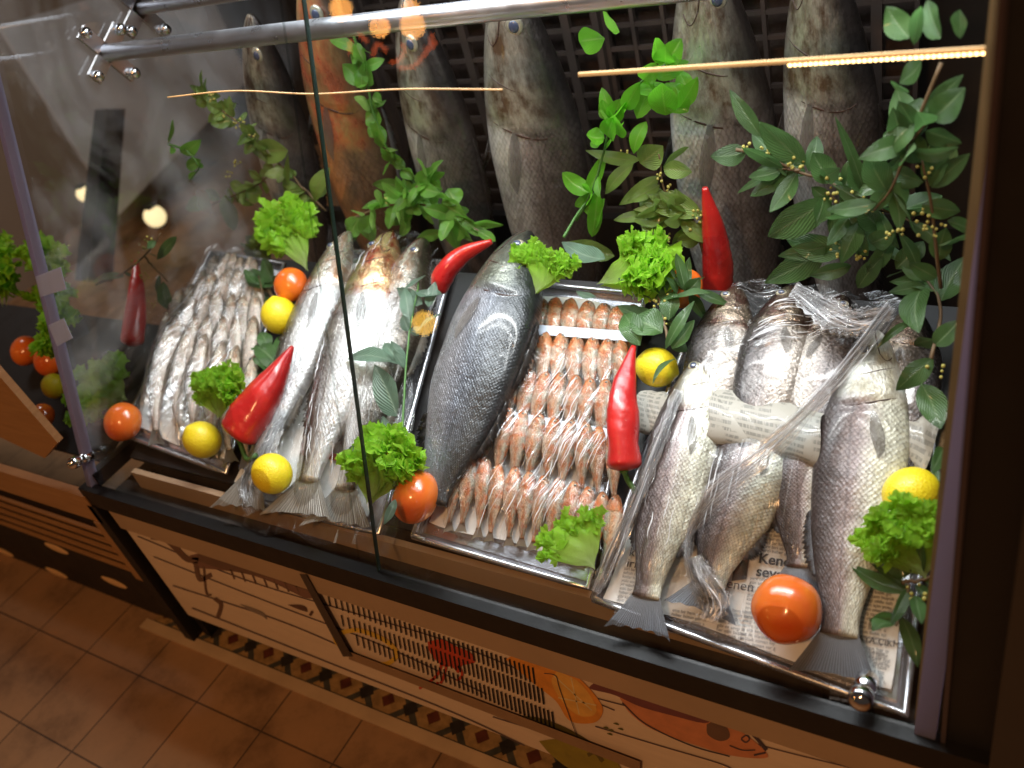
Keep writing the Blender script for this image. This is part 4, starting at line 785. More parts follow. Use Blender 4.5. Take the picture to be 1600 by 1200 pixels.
lemon(1026, 574, 31, .03, 'lemon partly behind the standing red pepper at the mullet tray', (.8, .1, -.3), 1.06)
lemon(1424, 772, 41, .045, 'big lemon at the right edge above frilly lettuce', (-.5, -.75, -.1), 1.1)
def pepper(pts, rad, hs, lab, stem=None, Y=None):
    """pts: pixels from the stem end to the tip"""
    W = [D(x, y, h) if Y is None else V(x, y, Y) for (x, y), h in zip(pts, hs)]; C = crom(W, 40); s = mpp(W[0]); R = [np.interp(i/40, np.linspace(0, 1, len(rad)), rad)*s for i in range(41)]
    R[0] *= .35; C[0] = C[0]+(C[0]-C[1])*.1; R[1] *= .82; R[2] *= .95
    o = empty('chili_pepper', W[0]); tag(o, lab, 'pepper', None)
    b = MB(); n = 28; b.tube(C, R, n)
    k = 0
    for i in range(41):
        c = C[i]
        for jx in range(n): v = b.v[k]; q = 2*math.pi*jx/n; f = 1+.07*math.cos(3*q+i*.06)+.02*math.sin(i*.5+q*2)+.012*math.sin(i*1.7+q*5); b.v[k] = c+(v-c)*f; k += 1
    q = b.build('flesh', mt['pepper'], o, True); q.location = -Vector(W[0])
    if stem:
        S = [W[0]+(C[1]-W[0])*.0]+[D(x, y, h) if Y is None else V(x, y, Y) for x, y, h in stem]; b = MB(); b.tube(crom(S, 10), [.006]+[.0035]*9+[.0045], 8); q = b.build('stem', mt['greenstem'], o, True); q.location = -Vector(W[0])
pepper([(205, 540), (211, 500), (214, 455), (213, 408)], [17, 17, 15, 11, 3], [.03, .045, .06, .075], 'slim upright red pepper at the far left of the case')
pepper([(372, 684), (398, 640), (428, 592), (457, 541)], [32, 33, 28, 17, 3], [.045, .06, .07, .075], 'fat cone shaped red pepper lying between lemon and silver fish', [(378, 700, .03), (386, 718, .03), (400, 712, .04)])
pepper([(686, 458), (694, 428), (722, 398), (768, 377)], [12, 17, 16, 12, 4], [.05, .07, .08, .085], 'curved red pepper on the shoulder of the dark fish')
pepper([(975, 735), (972, 680), (974, 610), (990, 541)], [28, 24, 26, 17, 4], [.05, .065, .075, .08], 'long red pepper standing between the mullets and the sea bass', [(982, 752, .035), (995, 770, .03)])
pepper([(1122, 462), (1120, 410), (1112, 350), (1101, 293)], [23, 23, 20, 13, 4], [.05, .06, .07, .08], 'tall red pepper standing at the back above the sea bass heads', Y=.50)
# lettuce
lm_ = Mat('lettuce_leaf', (.2, .5, .04), .4, coat=.1); uv = lm_.co('UV'); sp = lm_.N('SeparateXYZ'); L_(lm_.nt, uv, sp.inputs[0]); nz = lm_.noise(lm_.map(uv, (14, 6, 1)), 1.2, 5)
cc = lm_.ramp(sp.outputs[1], [(.0, (.74, .80, .50)), (.3, (.58, .78, .22)), (.7, (.40, .74, .05)), (1, (.32, .68, .02))]); lm_.to('Base Color', lm_.mix(lm_.ramp(nz, [(.35, 0.0), (.65, .5)]), cc, (.34, .60, .08)))
lm_.bump(lm_.noise(lm_.map(uv, (30, 18, 1)), 1.5, 3), .003)
tr = lm_.N('BsdfTranslucent'); tr.inputs[0].default_value = (.48, .82, .08, 1); mx = lm_.N('MixShader'); mx.inputs[0].default_value = .5; L_(lm_.nt, lm_.b.outputs[0], mx.inputs[1]); L_(lm_.nt, tr.outputs[0], mx.inputs[2]); L_(lm_.nt, mx.outputs[0], lm_.nt.nodes['Material Output'].inputs[0])
def lettuce(base, tip, wpx, h, lab, layers=3, seed=0, Y=None, spread=1.0, lift=.0, ruf=1.0):
    f = (lambda x, y, hh: D(x, y, hh)) if Y is None else (lambda x, y, hh: V(x, y, Y-hh))
    p0, p1 = f(*base, h), f(*tip, h+lift); L = np.linalg.norm(p1-p0); ax = (p1-p0)/L; nrm = EN if Y is None else np.array((0, -1, .2)); nrm = _n(nrm-ax*(nrm@ax)); sd = np.cross(ax, nrm); Wd = wpx*mpp(p0)*.5
    rg = random.Random(seed); o = empty('lettuce_leaf', p0); tag(o, lab, 'lettuce', None)
    for k in range(layers):
        vs, fs, u_ = [], [], []; nr, na = 30, 120; ph = [rg.uniform(0, 6.28) for _ in range(12)]; a0 = rg.uniform(-.35, .35)*(k > 0); sL = L*(1-.16*k)*rg.uniform(.95, 1.05); sW = Wd*(1-.12*k)
        def sf(r, q):
            th = q*2.0*spread; fr = max(0, (r-.25)/.75)**2.0; ff = max(0, (r-.62)/.38)**1.3
            rag = .93+fr*(.06*math.sin(q*5+ph[0])+.05*math.sin(q*12+ph[1])); x = r*rag*(.38+.62*math.cos(th*.55)); y = r*rag*math.sin(th*.80)*1.05
            if r < .35: y *= .30+.70*(r/.35)
            z = .06*math.sin(3*q+ph[4])*r+fr*ruf*(.11*math.sin(q*9+ph[5]+3*r)+.08*math.sin(q*17+ph[6]+6*r))+.12*r*r+.06*k+.015*math.sin(r*18+q*9)*r+ff*ruf*.05*math.sin(q*31+ph[7]+4*r)
            x2 = x*math.cos(a0)-y*math.sin(a0)*.6; y2 = y*math.cos(a0)+x*math.sin(a0)*.6
            return ax*sL*x2+sd*sW*y2+nrm*z*L*.8
        for i in range(nr+1):
            for j in range(na+1): vs.append(sf(i/nr, 2*j/na-1)); u_.append((j/na*3, i/nr))
        for i in range(nr):
            for j in range(na): a = i*(na+1)+j; fs.append((a, a+1, a+na+2, a+na+1))
        if ruf > .3:                          # curled frills crowded along the edge
            for q_ in range(int(170*ruf)):
                q = rg.uniform(-1, 1); r = 1-.38*rg.random()**1.7; c0 = sf(r, q); o1 = _n(sf(r+.02, q)-sf(r-.02, q)); e = _n(np.array([rg.uniform(-1, 1) for _ in range(3)])+nrm*.3); d1 = _n(o1*.9+e*.9); d2 = _n(np.cross(d1, e+nrm*.5)); d3 = np.cross(d1, d2)
                fsz = L*rg.uniform(.09, .17); m_ = 5; n0 = len(vs); p1_, p2_ = rg.uniform(0, 6), rg.uniform(3.5, 6)
                for i in range(m_+1):
                    for j in range(m_+3):
                        s, t = i/m_, 2*j/(m_+2)-1; rr = s*(1+.18*math.sin(t*9+p1_)); vs.append(c0+(d1*rr*math.cos(t*1.1)+d2*rr*math.sin(t*1.1)+d3*(.30*s*s+.22*s*math.sin(t*p2_+p1_)))*fsz); u_.append((q*1.5, .62+.38*s))
                for i in range(m_):
                    for j in range(m_+2): a = n0+i*(m_+3)+j; fs.append((a, a+1, a+m_+4, a+m_+3))
        obj('leaf_blade', vs, fs, lm_.m, o, u_)
lettuce((200, 625), (130, 605), 105, .03, 'frilly lettuce at the far left front behind the orange tomato', 3, 1, lift=.02)
lettuce((345, 655), (352, 572), 92, .05, 'small frilly lettuce between the silver fish and the fat red pepper', 3, 2, lift=.035)
lettuce((482, 425), (440, 325), 70, .05, 'pale frilly lettuce rising behind the rear left tomato', 2, 3, lift=.05)
lettuce((580, 790), (628, 672), 118, .05, 'frilly lettuce left of the large tomato, behind the pane joint', 3, 4, lift=.03)
lettuce((838, 462), (862, 385), 112, .06, 'broad lettuce leaf beside the head of the dark fish', 2, 5, lift=.03, ruf=.7)
lettuce((935, 448), (1060, 408), 92, .05, 'flat spread lettuce behind the back row of red mullets', 2, 6, lift=.03)
lettuce((930, 890), (880, 815), 120, .035, 'smooth light green lettuce leaf on the front rim of the mullet tray', 1, 7, lift=.01, ruf=.45)
lettuce((1445, 905), (1392, 790), 125, .045, 'large frilly lettuce at the right edge below the big lemon', 3, 8, lift=.03)
# laurel and vine leaves
def leafmat(name, top, pale, trans=.25):
    m = Mat(name, top, .34, coat=.15); uv = m.co('UV'); sp = m.N('SeparateXYZ'); L_(m.nt, uv, sp.inputs[0]); oi = m.noise(m.co(), 26, 2)
    d = m.math('ABSOLUTE', m.math('SUBTRACT', m.math('FRACT', sp.outputs[0]), .5)); rib = m.ramp(d, [(.015, 1.0), (.05, 0.0)])
    wv = m.N('TexWave', _Scale=5, _Distortion=.4); wv.bands_direction = 'DIAGONAL'; cb = m.N('CombineXYZ'); L_(m.nt, m.math('MULTIPLY', d, 1.4), cb.inputs[0]); L_(m.nt, m.math('MULTIPLY', sp.outputs[1], -1.2), cb.inputs[1]); L_(m.nt, cb.outputs[0], wv.inputs['Vector'])
    bs = m.mix(m.ramp(oi, [(.35, 0.0), (.65, 1.0)]), tuple(x*.75 for x in top), tuple(x*1.35 for x in top)); bs = m.mix(m.math('MULTIPLY', m.ramp(wv.outputs[1], [(.85, 0.0), (1, 1.0)]), .3), bs, pale)
    geo = m.N('NewGeometry'); bs = m.mix(m.math('MULTIPLY', geo.outputs['Backfacing'], .55), bs, pale); m.to('Base Color', m.mix(m.math('MULTIPLY', rib, .7), bs, pale)); m.bump(wv.outputs[1], .0006)
    tr = m.N('BsdfTranslucent'); tr.inputs[0].default_value = (*[min(1, x*2.6) for x in top], 1); mx = m.N('MixShader'); mx.inputs[0].default_value = trans; L_(m.nt, m.b.outputs[0], mx.inputs[1]); L_(m.nt, tr.outputs[0], mx.inputs[2]); L_(m.nt, mx.outputs[0], m.nt.nodes['Material Output'].inputs[0]); return m.m
LF = {'bay': leafmat('laurel_leaf', (.055, .125, .035), (.20, .30, .15)), 'vine': leafmat('vine_leaf', (.10, .26, .03), (.30, .42, .12), .35), 'bright': leafmat('bright_leaf', (.12, .38, .02), (.34, .55, .12), .45), 'olive': leafmat('olive_leaf', (.15, .24, .05), (.26, .28, .10)), 'grey': leafmat('grey_leaf', (.10, .17, .12), (.28, .36, .27))}
def add_leaf(b, p0, p1, w, nrm, rg, fold=.25, curl=.15, blunt=.0):
    p0, p1 = np.array(p0), np.array(p1); L = np.linalg.norm(p1-p0); ax = (p1-p0)/L; nrm = _n(np.array(nrm)-ax*(np.array(nrm)@ax)); sd = np.cross(ax, nrm); nl, nw = 10, 6; vs, fs, u_ = [], [], []; ph = rg.uniform(0, 6); ch = rg.uniform(-1, 1); uo = rg.randrange(9)
    for i in range(nl+1):
        t = i/nl; ww = w*.5*(math.sin(math.pi*t**(.85-blunt*.15)))**(.78-blunt*.3) if 0 < t < 1 else w*.02
        ctr = p0+ax*L*t+nrm*curl*L*math.sin(math.pi*t)*.8*ch+sd*L*.05*math.sin(math.pi*t)*ch
        for j in range(nw+1):
            q = 2*j/nw-1; vs.append(ctr+sd*q*ww+nrm*(fold*abs(q)*ww+.10*ww*math.sin(9*t+ph+q*2)*abs(q))); u_.append((uo+.001+.998*j/nw, t))
    for i in range(nl):
        for j in range(nw): a = i*(nw+1)+j; fs.append((a, a+1, a+nw+2, a+nw+1))
    b.add(vs, fs, u_)
def branch(name, stems, leaves, lab, cat='branch', mat='bay', Y=.5, deckh=None, buds=(), auto=0, asz=(.045, .02), seed=0, group=None, stemr=.0022, rnd=.03, stemmat='stem'):
    """stems: pixel polylines; leaves: (base, tip, width px); auto: extra leaves growing off the stems"""
    rg = random.Random(seed); f = (lambda x, y: D(x, y, deckh)) if deckh is not None else (lambda x, y: V(x, y, Y)); N0 = EN if deckh is not None else np.array((0, -1, .35)); b = MB(); sb = MB(); bb = MB(); org = f(*stems[0][0]); lines = []
    for s in stems:
        P = crom([f(*q) for q in s], 16); P = [p+np.array((0, rg.uniform(-.3, .3)*rnd*.2, 0)) for p in P]; lines.append(P); sb.tube(P, [stemr*(1-.5*i/16) for i in range(17)], 6)
    for L in leaves:
        (x0, y0), (x1, y1), w_ = L[:3]; q0, q1 = f(x0, y0), f(x1, y1); dd = rg.uniform(-1, 1)*rnd; q1 = q1+((q1-CAM)*dd/np.linalg.norm(q1-CAM)); sc_ = np.linalg.norm(q1-CAM)/np.linalg.norm(f(x1, y1)-CAM)
        nr = _n(N0+np.array([rg.uniform(-.55, .55) for _ in range(3)])); add_leaf(b, q0, q1, w_*mpp(q0)*1.08, nr, rg)
    for k in range(auto):
        P = rg.choice(lines); i = rg.randrange(1, 17); p = P[i]; t = _n(P[min(16, i+1)]-P[i-1]+1e-9); dr = _n(t*rg.uniform(.2, 1)+np.array([rg.uniform(-1, 1), rg.uniform(-.7, .5), rg.uniform(-1, 1)])*.9); ln = asz[0]*rg.uniform(.65, 1.2)
        add_leaf(b, p+dr*.004, p+dr*ln, asz[1]*rg.uniform(.7, 1.2), N0+np.array([rg.uniform(-.9, .9) for _ in range(3)]), rg, blunt=.6 if mat in ('vine', 'bright') else 0)
    for (x, y, n) in buds:
        c0 = f(x, y)
        for _ in range(n): d_ = np.array([rg.uniform(-1, 1) for _ in range(3)])*.008; bb.ball(c0+d_-np.array((0, .004, 0)), rg.uniform(.0015, .0024), 7, 5)
    o = empty(name, org); tag(o, lab, cat, group)
    for nm, B_, m_ in (('stem', sb, mt[stemmat]), ('foliage', b, LF[mat]), ('buds', bb, mt['bud'])):
        if B_.v: q = B_.build(nm, m_, o, True); q.location = -Vector(org)
    return o
G = 'leafy branches hung at the back'
branch('laurel_branch', [[(1150, 233), (1200, 246), (1250, 270), (1300, 285), (1345, 315), (1400, 335), (1470, 370)], [(1250, 266), (1222, 263)], [(1360, 320), (1340, 340), (1290, 300)]],
 [((1168, 236), (1110, 244), 32), ((1190, 215), (1140, 140), 26), ((1258, 258), (1186, 190), 40), ((1222, 265), (1152, 302), 14), ((1302, 285), (1270, 238), 38), ((1355, 312), (1305, 182), 16), ((1352, 300), (1330, 240), 34), ((1300, 310), (1200, 370), 52), ((1300, 320), (1356, 400), 46), ((1320, 395), (1228, 372), 40), ((1290, 385), (1195, 442), 44), ((1300, 385), (1216, 400), 30), ((1360, 380), (1400, 360), 30), ((1355, 425), (1400, 366), 24), ((1330, 415), (1265, 430), 28), ((1378, 360), (1340, 322), 34), ((1296, 312), (1268, 292), 20), ((1340, 450), (1380, 400), 26), ((1400, 420), (1440, 380), 30)],
 'big laurel branch with yellow buds reaching left across the rear right', mat='bay', Y=.42, buds=((1162, 232, 5), (1200, 233, 9), (1232, 252, 6), (1262, 256, 4), (1303, 275, 3), (1300, 300, 8), (1345, 295, 10), (1358, 322, 5), (1305, 385, 6), (1345, 392, 8), (1370, 345, 6)), auto=26, asz=(.055, .023), seed=1, group=G)
branch('laurel_branch', [[(1470, 100), (1425, 210), (1395, 290), (1365, 330)], [(1470, 450), (1462, 380), (1452, 300), (1440, 250)], [(1408, 240), (1450, 190)]],
 [((1420, 230), (1380, 210), 30), ((1402, 215), (1395, 168), 30), ((1452, 185), (1415, 165), 34), ((1410, 240), (1375, 285), 14), ((1460, 280), (1475, 205), 44), ((1470, 60), (1448, 0), 44), ((1420, 60), (1385, 10), 38), ((1428, 70), (1440, 10), 20), ((1440, 95), (1405, 130), 32), ((1420, 145), (1392, 126), 24), ((1395, 300), (1405, 360), 24), ((1440, 320), (1500, 330), 30), ((1480, 345), (1520, 360), 24), ((1500, 15), (1500, 60), 30)],
 'vertical laurel branch rising along the right end of the case', mat='bay', Y=.36, buds=((1405, 220, 4), (1448, 268, 4), (1450, 350, 6), (1470, 355, 5), (1400, 355, 12), (1440, 335, 5)), auto=26, asz=(.05, .024), seed=2, group=G)
branch('laurel_branch', [[(1455, 560), (1470, 480), (1440, 430), (1380, 395)]], [((1470, 455), (1390, 440), 40), ((1440, 450), (1436, 520), 46), ((1470, 470), (1510, 400), 40), ((1440, 440), (1410, 400), 26), ((1430, 500), (1370, 545), 12), ((1458, 560), (1400, 610), 34), ((1440, 600), (1470, 670), 40), ((1475, 700), (1455, 740), 24), ((1460, 540), (1500, 500), 30)],
 'dark drooping laurel leaves over the right rear corner of the tray', mat='bay', deckh=.09, auto=8, buds=((1462, 575, 5),), seed=3, group=G)
branch('laurel_branch', [[(1045, 535), (1035, 490), (1020, 440), (1005, 400)], [(1035, 480), (1080, 452)]], [((1030, 470), (966, 435), 36), ((1030, 465), (1025, 425), 40), ((1040, 470), (1110, 458), 30), ((1030, 500), (965, 478), 26), ((1035, 520), (985, 500), 50), ((1050, 545), (1085, 500), 28), ((1040, 545), (1085, 470), 20), ((1045, 500), (1052, 455), 32), ((1058, 560), (1020, 600), 14), ((1000, 540), (975, 490), 36)],
 'dark laurel sprig with buds between tomato and lemon behind the mullets', mat='bay', deckh=.07, auto=14, buds=((1022, 462, 5), (1030, 480, 5), (1036, 500, 6), (1044, 525, 5), (1050, 470, 4)), seed=4)
branch('laurel_branch', [[(1100, 400), (1080, 340), (1040, 300), (1030, 240)], [(1080, 340), (1000, 330)]], [((1098, 335), (1000, 312), 38), ((1030, 275), (968, 320), 24), ((1000, 255), (1036, 228), 40), ((990, 255), (946, 303), 22), ((1040, 330), (990, 345), 30), ((1040, 360), (975, 400), 28), ((1095, 370), (1058, 375), 28), ((1030, 350), (1000, 395), 26), ((1070, 330), (1030, 300), 26), ((1050, 385), (1090, 350), 20), ((960, 400), (880, 380), 34), ((1000, 250), (915, 235), 20)],
 'olive toned laurel sprig left of the upright red pepper', mat='olive', Y=.50, auto=34, asz=(.048, .021), buds=((978, 230, 4), (1035, 270, 6), (1050, 295, 5), (1092, 330, 8), (1090, 352, 5), (1040, 365, 3)), seed=5, group=G)
branch('green_vine', [[(900, 345), (925, 300), (940, 250), (960, 180), (1000, 130), (1040, 100)]], [((925, 370), (935, 290), 22), ((945, 60), (905, 65), 40), ((968, 50), (942, 18), 26), ((995, 185), (1020, 120), 34), ((975, 170), (1000, 128), 26), ((1040, 180), (1035, 130), 44), ((1075, 175), (1040, 130), 40), ((1080, 150), (1060, 110), 30), ((970, 215), (960, 180), 30), ((915, 305), (948, 235), 20), ((945, 310), (930, 360), 22), ((1060, 170), (1090, 120), 26), ((1010, 190), (990, 240), 24)],
 'bright green leafy vine hanging between the two largest hanging fish', mat='bright', Y=.50, auto=22, asz=(.042, .024), seed=6, group=G, stemmat='greenstem')
branch('green_vine', [[(548, 40), (570, 110), (585, 180), (610, 240), (650, 290), (690, 330)]], [((560, 80), (515, 62), 18), ((570, 130), (535, 100), 30), ((575, 135), (572, 95), 26), ((590, 200), (578, 165), 34), ((600, 230), (588, 190), 32), ((620, 260), (595, 230), 22), ((640, 290), (582, 288), 20), ((640, 300), (665, 330), 26)], 'narrow green vine hanging beside the orange fish', mat='vine', Y=.55, auto=46, asz=(.032, .022), seed=7, group=G, stemmat='greenstem')
branch('laurel_branch', [[(545, 345), (600, 322), (660, 320), (720, 345), (770, 372)], [(620, 322), (640, 300), (670, 280)]], [((612, 320), (565, 326), 12), ((640, 320), (610, 352), 28), ((690, 315), (730, 340), 34), ((700, 312), (690, 300), 24), ((560, 340), (545, 370), 30), ((580, 335), (580, 378), 32), ((690, 360), (650, 375), 20), ((690, 340), (715, 390), 30), ((640, 340), (625, 370), 18), ((700, 350), (740, 378), 18), ((600, 330), (640, 350), 26), ((715, 320), (700, 295), 34)],
 'leafy branch lying above the heads of the large silver fish', mat='vine', Y=.50, auto=60, asz=(.045, .022), seed=8, group=G)
branch('laurel_branch', [[(510, 330), (470, 290), (440, 260), (400, 290), (330, 320)], [(440, 260), (380, 200), (320, 150)], [(420, 330), (400, 400)]], [((450, 235), (392, 235), 36), ((445, 300), (450, 240), 10), ((515, 262), (492, 315), 24), ((365, 360), (352, 305), 26), ((410, 300), (378, 300), 28), ((330, 320), (290, 325), 24), ((420, 400), (375, 380), 30)],
 'fine leaved branch in the rear left corner of the case', mat='olive', Y=.52, auto=115, asz=(.036, .019), buds=((330, 150, 8), (350, 175, 9), (375, 190, 8), (395, 210, 6), (372, 250, 6), (360, 270, 6)), seed=9, group=G)
branch('green_vine', [[(262, 225), (290, 235), (310, 260), (298, 280)]], [((262, 225), (270, 186), 9), ((282, 238), (314, 218), 20), ((292, 262), (314, 250), 18), ((295, 280), (306, 268), 10)], 'small green sprig with round leaves far left', mat='vine', Y=.45, auto=3, asz=(.02, .012), seed=10, group=G, stemmat='greenstem')
branch('laurel_branch', [[(150, 445), (195, 425), (235, 390), (250, 365)], [(225, 400), (262, 440)]], [((195, 432), (145, 442), 14), ((245, 405), (276, 370), 16), ((255, 440), (265, 485), 20), ((250, 430), (252, 470), 12)], 'thin budded twig behind the slim upright pepper at the far left', mat='bay', Y=.33, auto=3, asz=(.03, .012), buds=((225, 385, 6), (215, 405, 5), (230, 430, 8), (245, 470, 6), (235, 372, 4)), seed=11)
branch('laurel_sprig', [[(615, 760), (628, 690), (632, 600), (640, 520), (655, 440)]], [((615, 565), (538, 563), 28), ((630, 570), (600, 535), 30), ((620, 650), (585, 570), 46), ((615, 720), (598, 650), 30), ((575, 715), (545, 700), 28), ((660, 475), (620, 450), 24), ((650, 520), (690, 490), 24), ((640, 500), (632, 450), 22), ((670, 480), (680, 440), 20), ((650, 455), (690, 460), 26), ((632, 450), (665, 430), 16), ((618, 780), (600, 820), 14)],
 'upright laurel sprig between the silver fish and the dark fish', mat='grey', deckh=.075, auto=5, asz=(.035, .018), seed=12, stemmat='greenstem')
branch('laurel_sprig', [[(440, 640), (425, 580), (420, 530), (405, 430)]], [((440, 580), (398, 540), 34), ((432, 560), (445, 520), 22), ((440, 600), (400, 590), 30), ((410, 450), (388, 420), 28), ((425, 440), (410, 405), 30), ((440, 440), (395, 430), 26), ((440, 620), (425, 640), 24)], 'dark leaves under the rear left lemon', mat='bay', deckh=.035, auto=12, asz=(.04, .026), seed=13)
branch('laurel_sprig', [[(1410, 910), (1445, 905), (1470, 890)], [(1420, 915), (1400, 980)]], [((1420, 925), (1328, 882), 26), ((1425, 922), (1360, 880), 10), ((1420, 920), (1392, 975), 22), ((1430, 915), (1470, 945), 26), ((1410, 905), (1400, 870), 34), ((1440, 900), (1438, 830), 16), ((1430, 930), (1440, 975), 22), ((1470, 800), (1462, 730), 26)], 'dark laurel sprig at the lower right corner under the lettuce', mat='bay', deckh=.05, auto=5, buds=((1425, 920, 5), (1432, 930, 4)), seed=14)
branch('laurel_leaf', [[(880, 372), (905, 330), (930, 300)]], [((945, 405), (878, 378), 32), ((930, 465), (900, 455), 12)], 'single dark leaf and stalk between the lettuce leaves behind the mullets', 'leaf', mat='grey', deckh=.09, seed=15, stemmat='greenstem')
# ---------------------------------------------------------------- cling film draped over the trays
na_, nb_ = 340, 170; AA = np.linspace(-1.34, -.03, na_); BB = np.linspace(0, .64, nb_); HA, HB = np.meshgrid(AA, BB, indexing='ij'); HF = np.zeros_like(HA)+.0
for a0_, b0_, a1_, b1_, hw, tp in CAPS:
    if max(b0_, b1_) > .75 or min(b0_, b1_) < -.1 or tp > .16 or tp < 0: continue
    dx, dy = a1_-a0_, b1_-b0_; t = np.clip(((HA-a0_)*dx+(HB-b0_)*dy)/(dx*dx+dy*dy), 0, .92); d = np.hypot(HA-a0_-t*dx, HB-b0_-t*dy); wl = hw*np.interp(t, [0, .15, .4, .7, .92], [.3, .75, 1, .6, .35]); tl = tp*np.interp(t, [0, .15, .4, .7, .92], [.6, .9, 1, .8, .5])
    HF = np.maximum(HF, tl*np.sqrt(np.clip(1-(d/(wl*1.15))**2, 0, 1)))
Hs = HF.copy()
for _ in range(14):
    Hs = np.maximum(HF, (Hs+np.roll(Hs, 1, 0)+np.roll(Hs, -1, 0)+np.roll(Hs, 1, 1)+np.roll(Hs, -1, 1))/5)
def hsamp(a, b):
    i = int(np.clip((a-AA[0])/(AA[1]-AA[0]), 0, na_-1)); j = int(np.clip(b/(BB[1]-BB[0]), 0, nb_-1)); return Hs[i, j]
def film(c4, lab, spec, seed, dirpx, glints=0, n=90, amp=.003, lift=.004, freq=170):
    d_ = np.array(A(*dirpx[1]))-np.array(A(*dirpx[0])); ang = math.atan2(d_[0], d_[1]); mat = filmmat('film', ang, *spec)
    rg = random.Random(seed); ph = [rg.uniform(0, 6.28) for _ in range(10)]; C4 = [np.array(A(*q)) for q in c4]; vs, fs, u_ = [], [], []
    for i in range(n+1):
        for j in range(n+1):
            s, t = i/n, j/n; q = C4[0]*(1-s)*(1-t)+C4[1]*s*(1-t)+C4[2]*s*t+C4[3]*(1-s)*t
            ed = max(abs(2*s-1), abs(2*t-1)); q = q+(.006*ed**6)*np.array((math.sin(t*23+ph[0]), math.sin(s*19+ph[1])))
            w1 = q[0]*math.cos(ang)-q[1]*math.sin(ang); w2 = q[0]*math.sin(ang)+q[1]*math.cos(ang)
            rd = abs(math.sin(w1*freq+2.2*math.sin(w2*14+ph[2])+ph[3]))**.5*.5+abs(math.sin(w1*freq*.43+1.6*math.sin(w2*23+ph[4])+ph[5]))*.8
            k_ = .5+.5*math.sin(w2*17+ph[6]+3*math.sin(w1*11+ph[7])); vs.append(dk(q[0], q[1], hsamp(*q)*(1-ed**10*.7)+lift+amp*(1-rd)*k_)); u_.append((q[0], q[1]))
    for i in range(n):
        for j in range(n): a = i*(n+1)+j; fs.append((a, a+n+1, a+n+2, a+1))
    o = empty('cling_film', vs[0]); tag(o, lab, 'cling film'); obj('film_sheet', [v-vs[0] for v in vs], fs, mat, o, u_)
    if glints:
        b = MB(); dv = d_/np.linalg.norm(d_)
        cl = [(rg.uniform(.1, .85), rg.uniform(.15, .85)) for _ in range(max(3, glints//9))]
        for k in range(glints):
            s, t = rg.choice(cl); s = min(.97, max(.03, s+rg.gauss(0, .07))); t = min(.9, max(.06, t+rg.gauss(0, .06))); q = C4[0]*(1-s)*(1-t)+C4[1]*s*(1-t)+C4[2]*s*t+C4[3]*(1-s)*t; ln = rg.uniform(.012, .055); wob = rg.uniform(-.04, .04); P = []
            for i in range(9): p_ = q+dv*ln*(i/8-.5)+np.array((dv[1], -dv[0]))*(wob*ln*math.sin(i*.8)+ln*.2*wob*i); P.append(dk(p_[0], p_[1], hsamp(*p_)+lift+amp+.0008)-vs[0])
            rr = rg.uniform(.0002, .0009); b.tube(P, [rr*math.sin(math.pi*(i+.6)/9.2) for i in range(9)], 4)
        b.build('film_glints', fb.m, o, True)  # white tubes drawn in as highlight streaks on the film
    return o
fb = Mat('film_thread', (.88, .9, .95), .10, coat=1); fb.set('Alpha', .8)
film([(196, 668), (356, 724), (425, 400), (330, 385)], 'cling film stretched over the small silver fish at the left', ((170, 9), .52, .8, .06), 1, ((240, 600), (380, 400)), 60, amp=.002)
film([(352, 822), (612, 868), (690, 372), (520, 352)], 'cling film wrapped around the large silver fish', ((170, 6), .58, .6, .03), 2, ((420, 780), (540, 420)), 40, amp=.002)
film([(694, 822), (950, 890), (985, 560), (825, 530)], 'cling film stretched in bright streaks over the red mullets', ((210, 6), .57, 1.0, .01), 3, ((700, 700), (790, 560)), 85, amp=.0022)
film([(955, 935), (1235, 990), (1330, 560), (1085, 540)], 'cling film over the left half of the right tray', ((110, 5), .61, .5, .02), 4, ((1000, 900), (1100, 560)), 24, amp=.0015)
film([(1085, 640), (1330, 560), (1420, 470), (1140, 440)], 'crumpled cling film over the sea bass heads at the back', ((150, 12), .52, .8, .03), 5, ((1150, 520), (1330, 480)), 30, amp=.0035, lift=.006)
rib = filmmat('film_ribbon', 0, (70, 6), .50, 1.0, .02, .85)
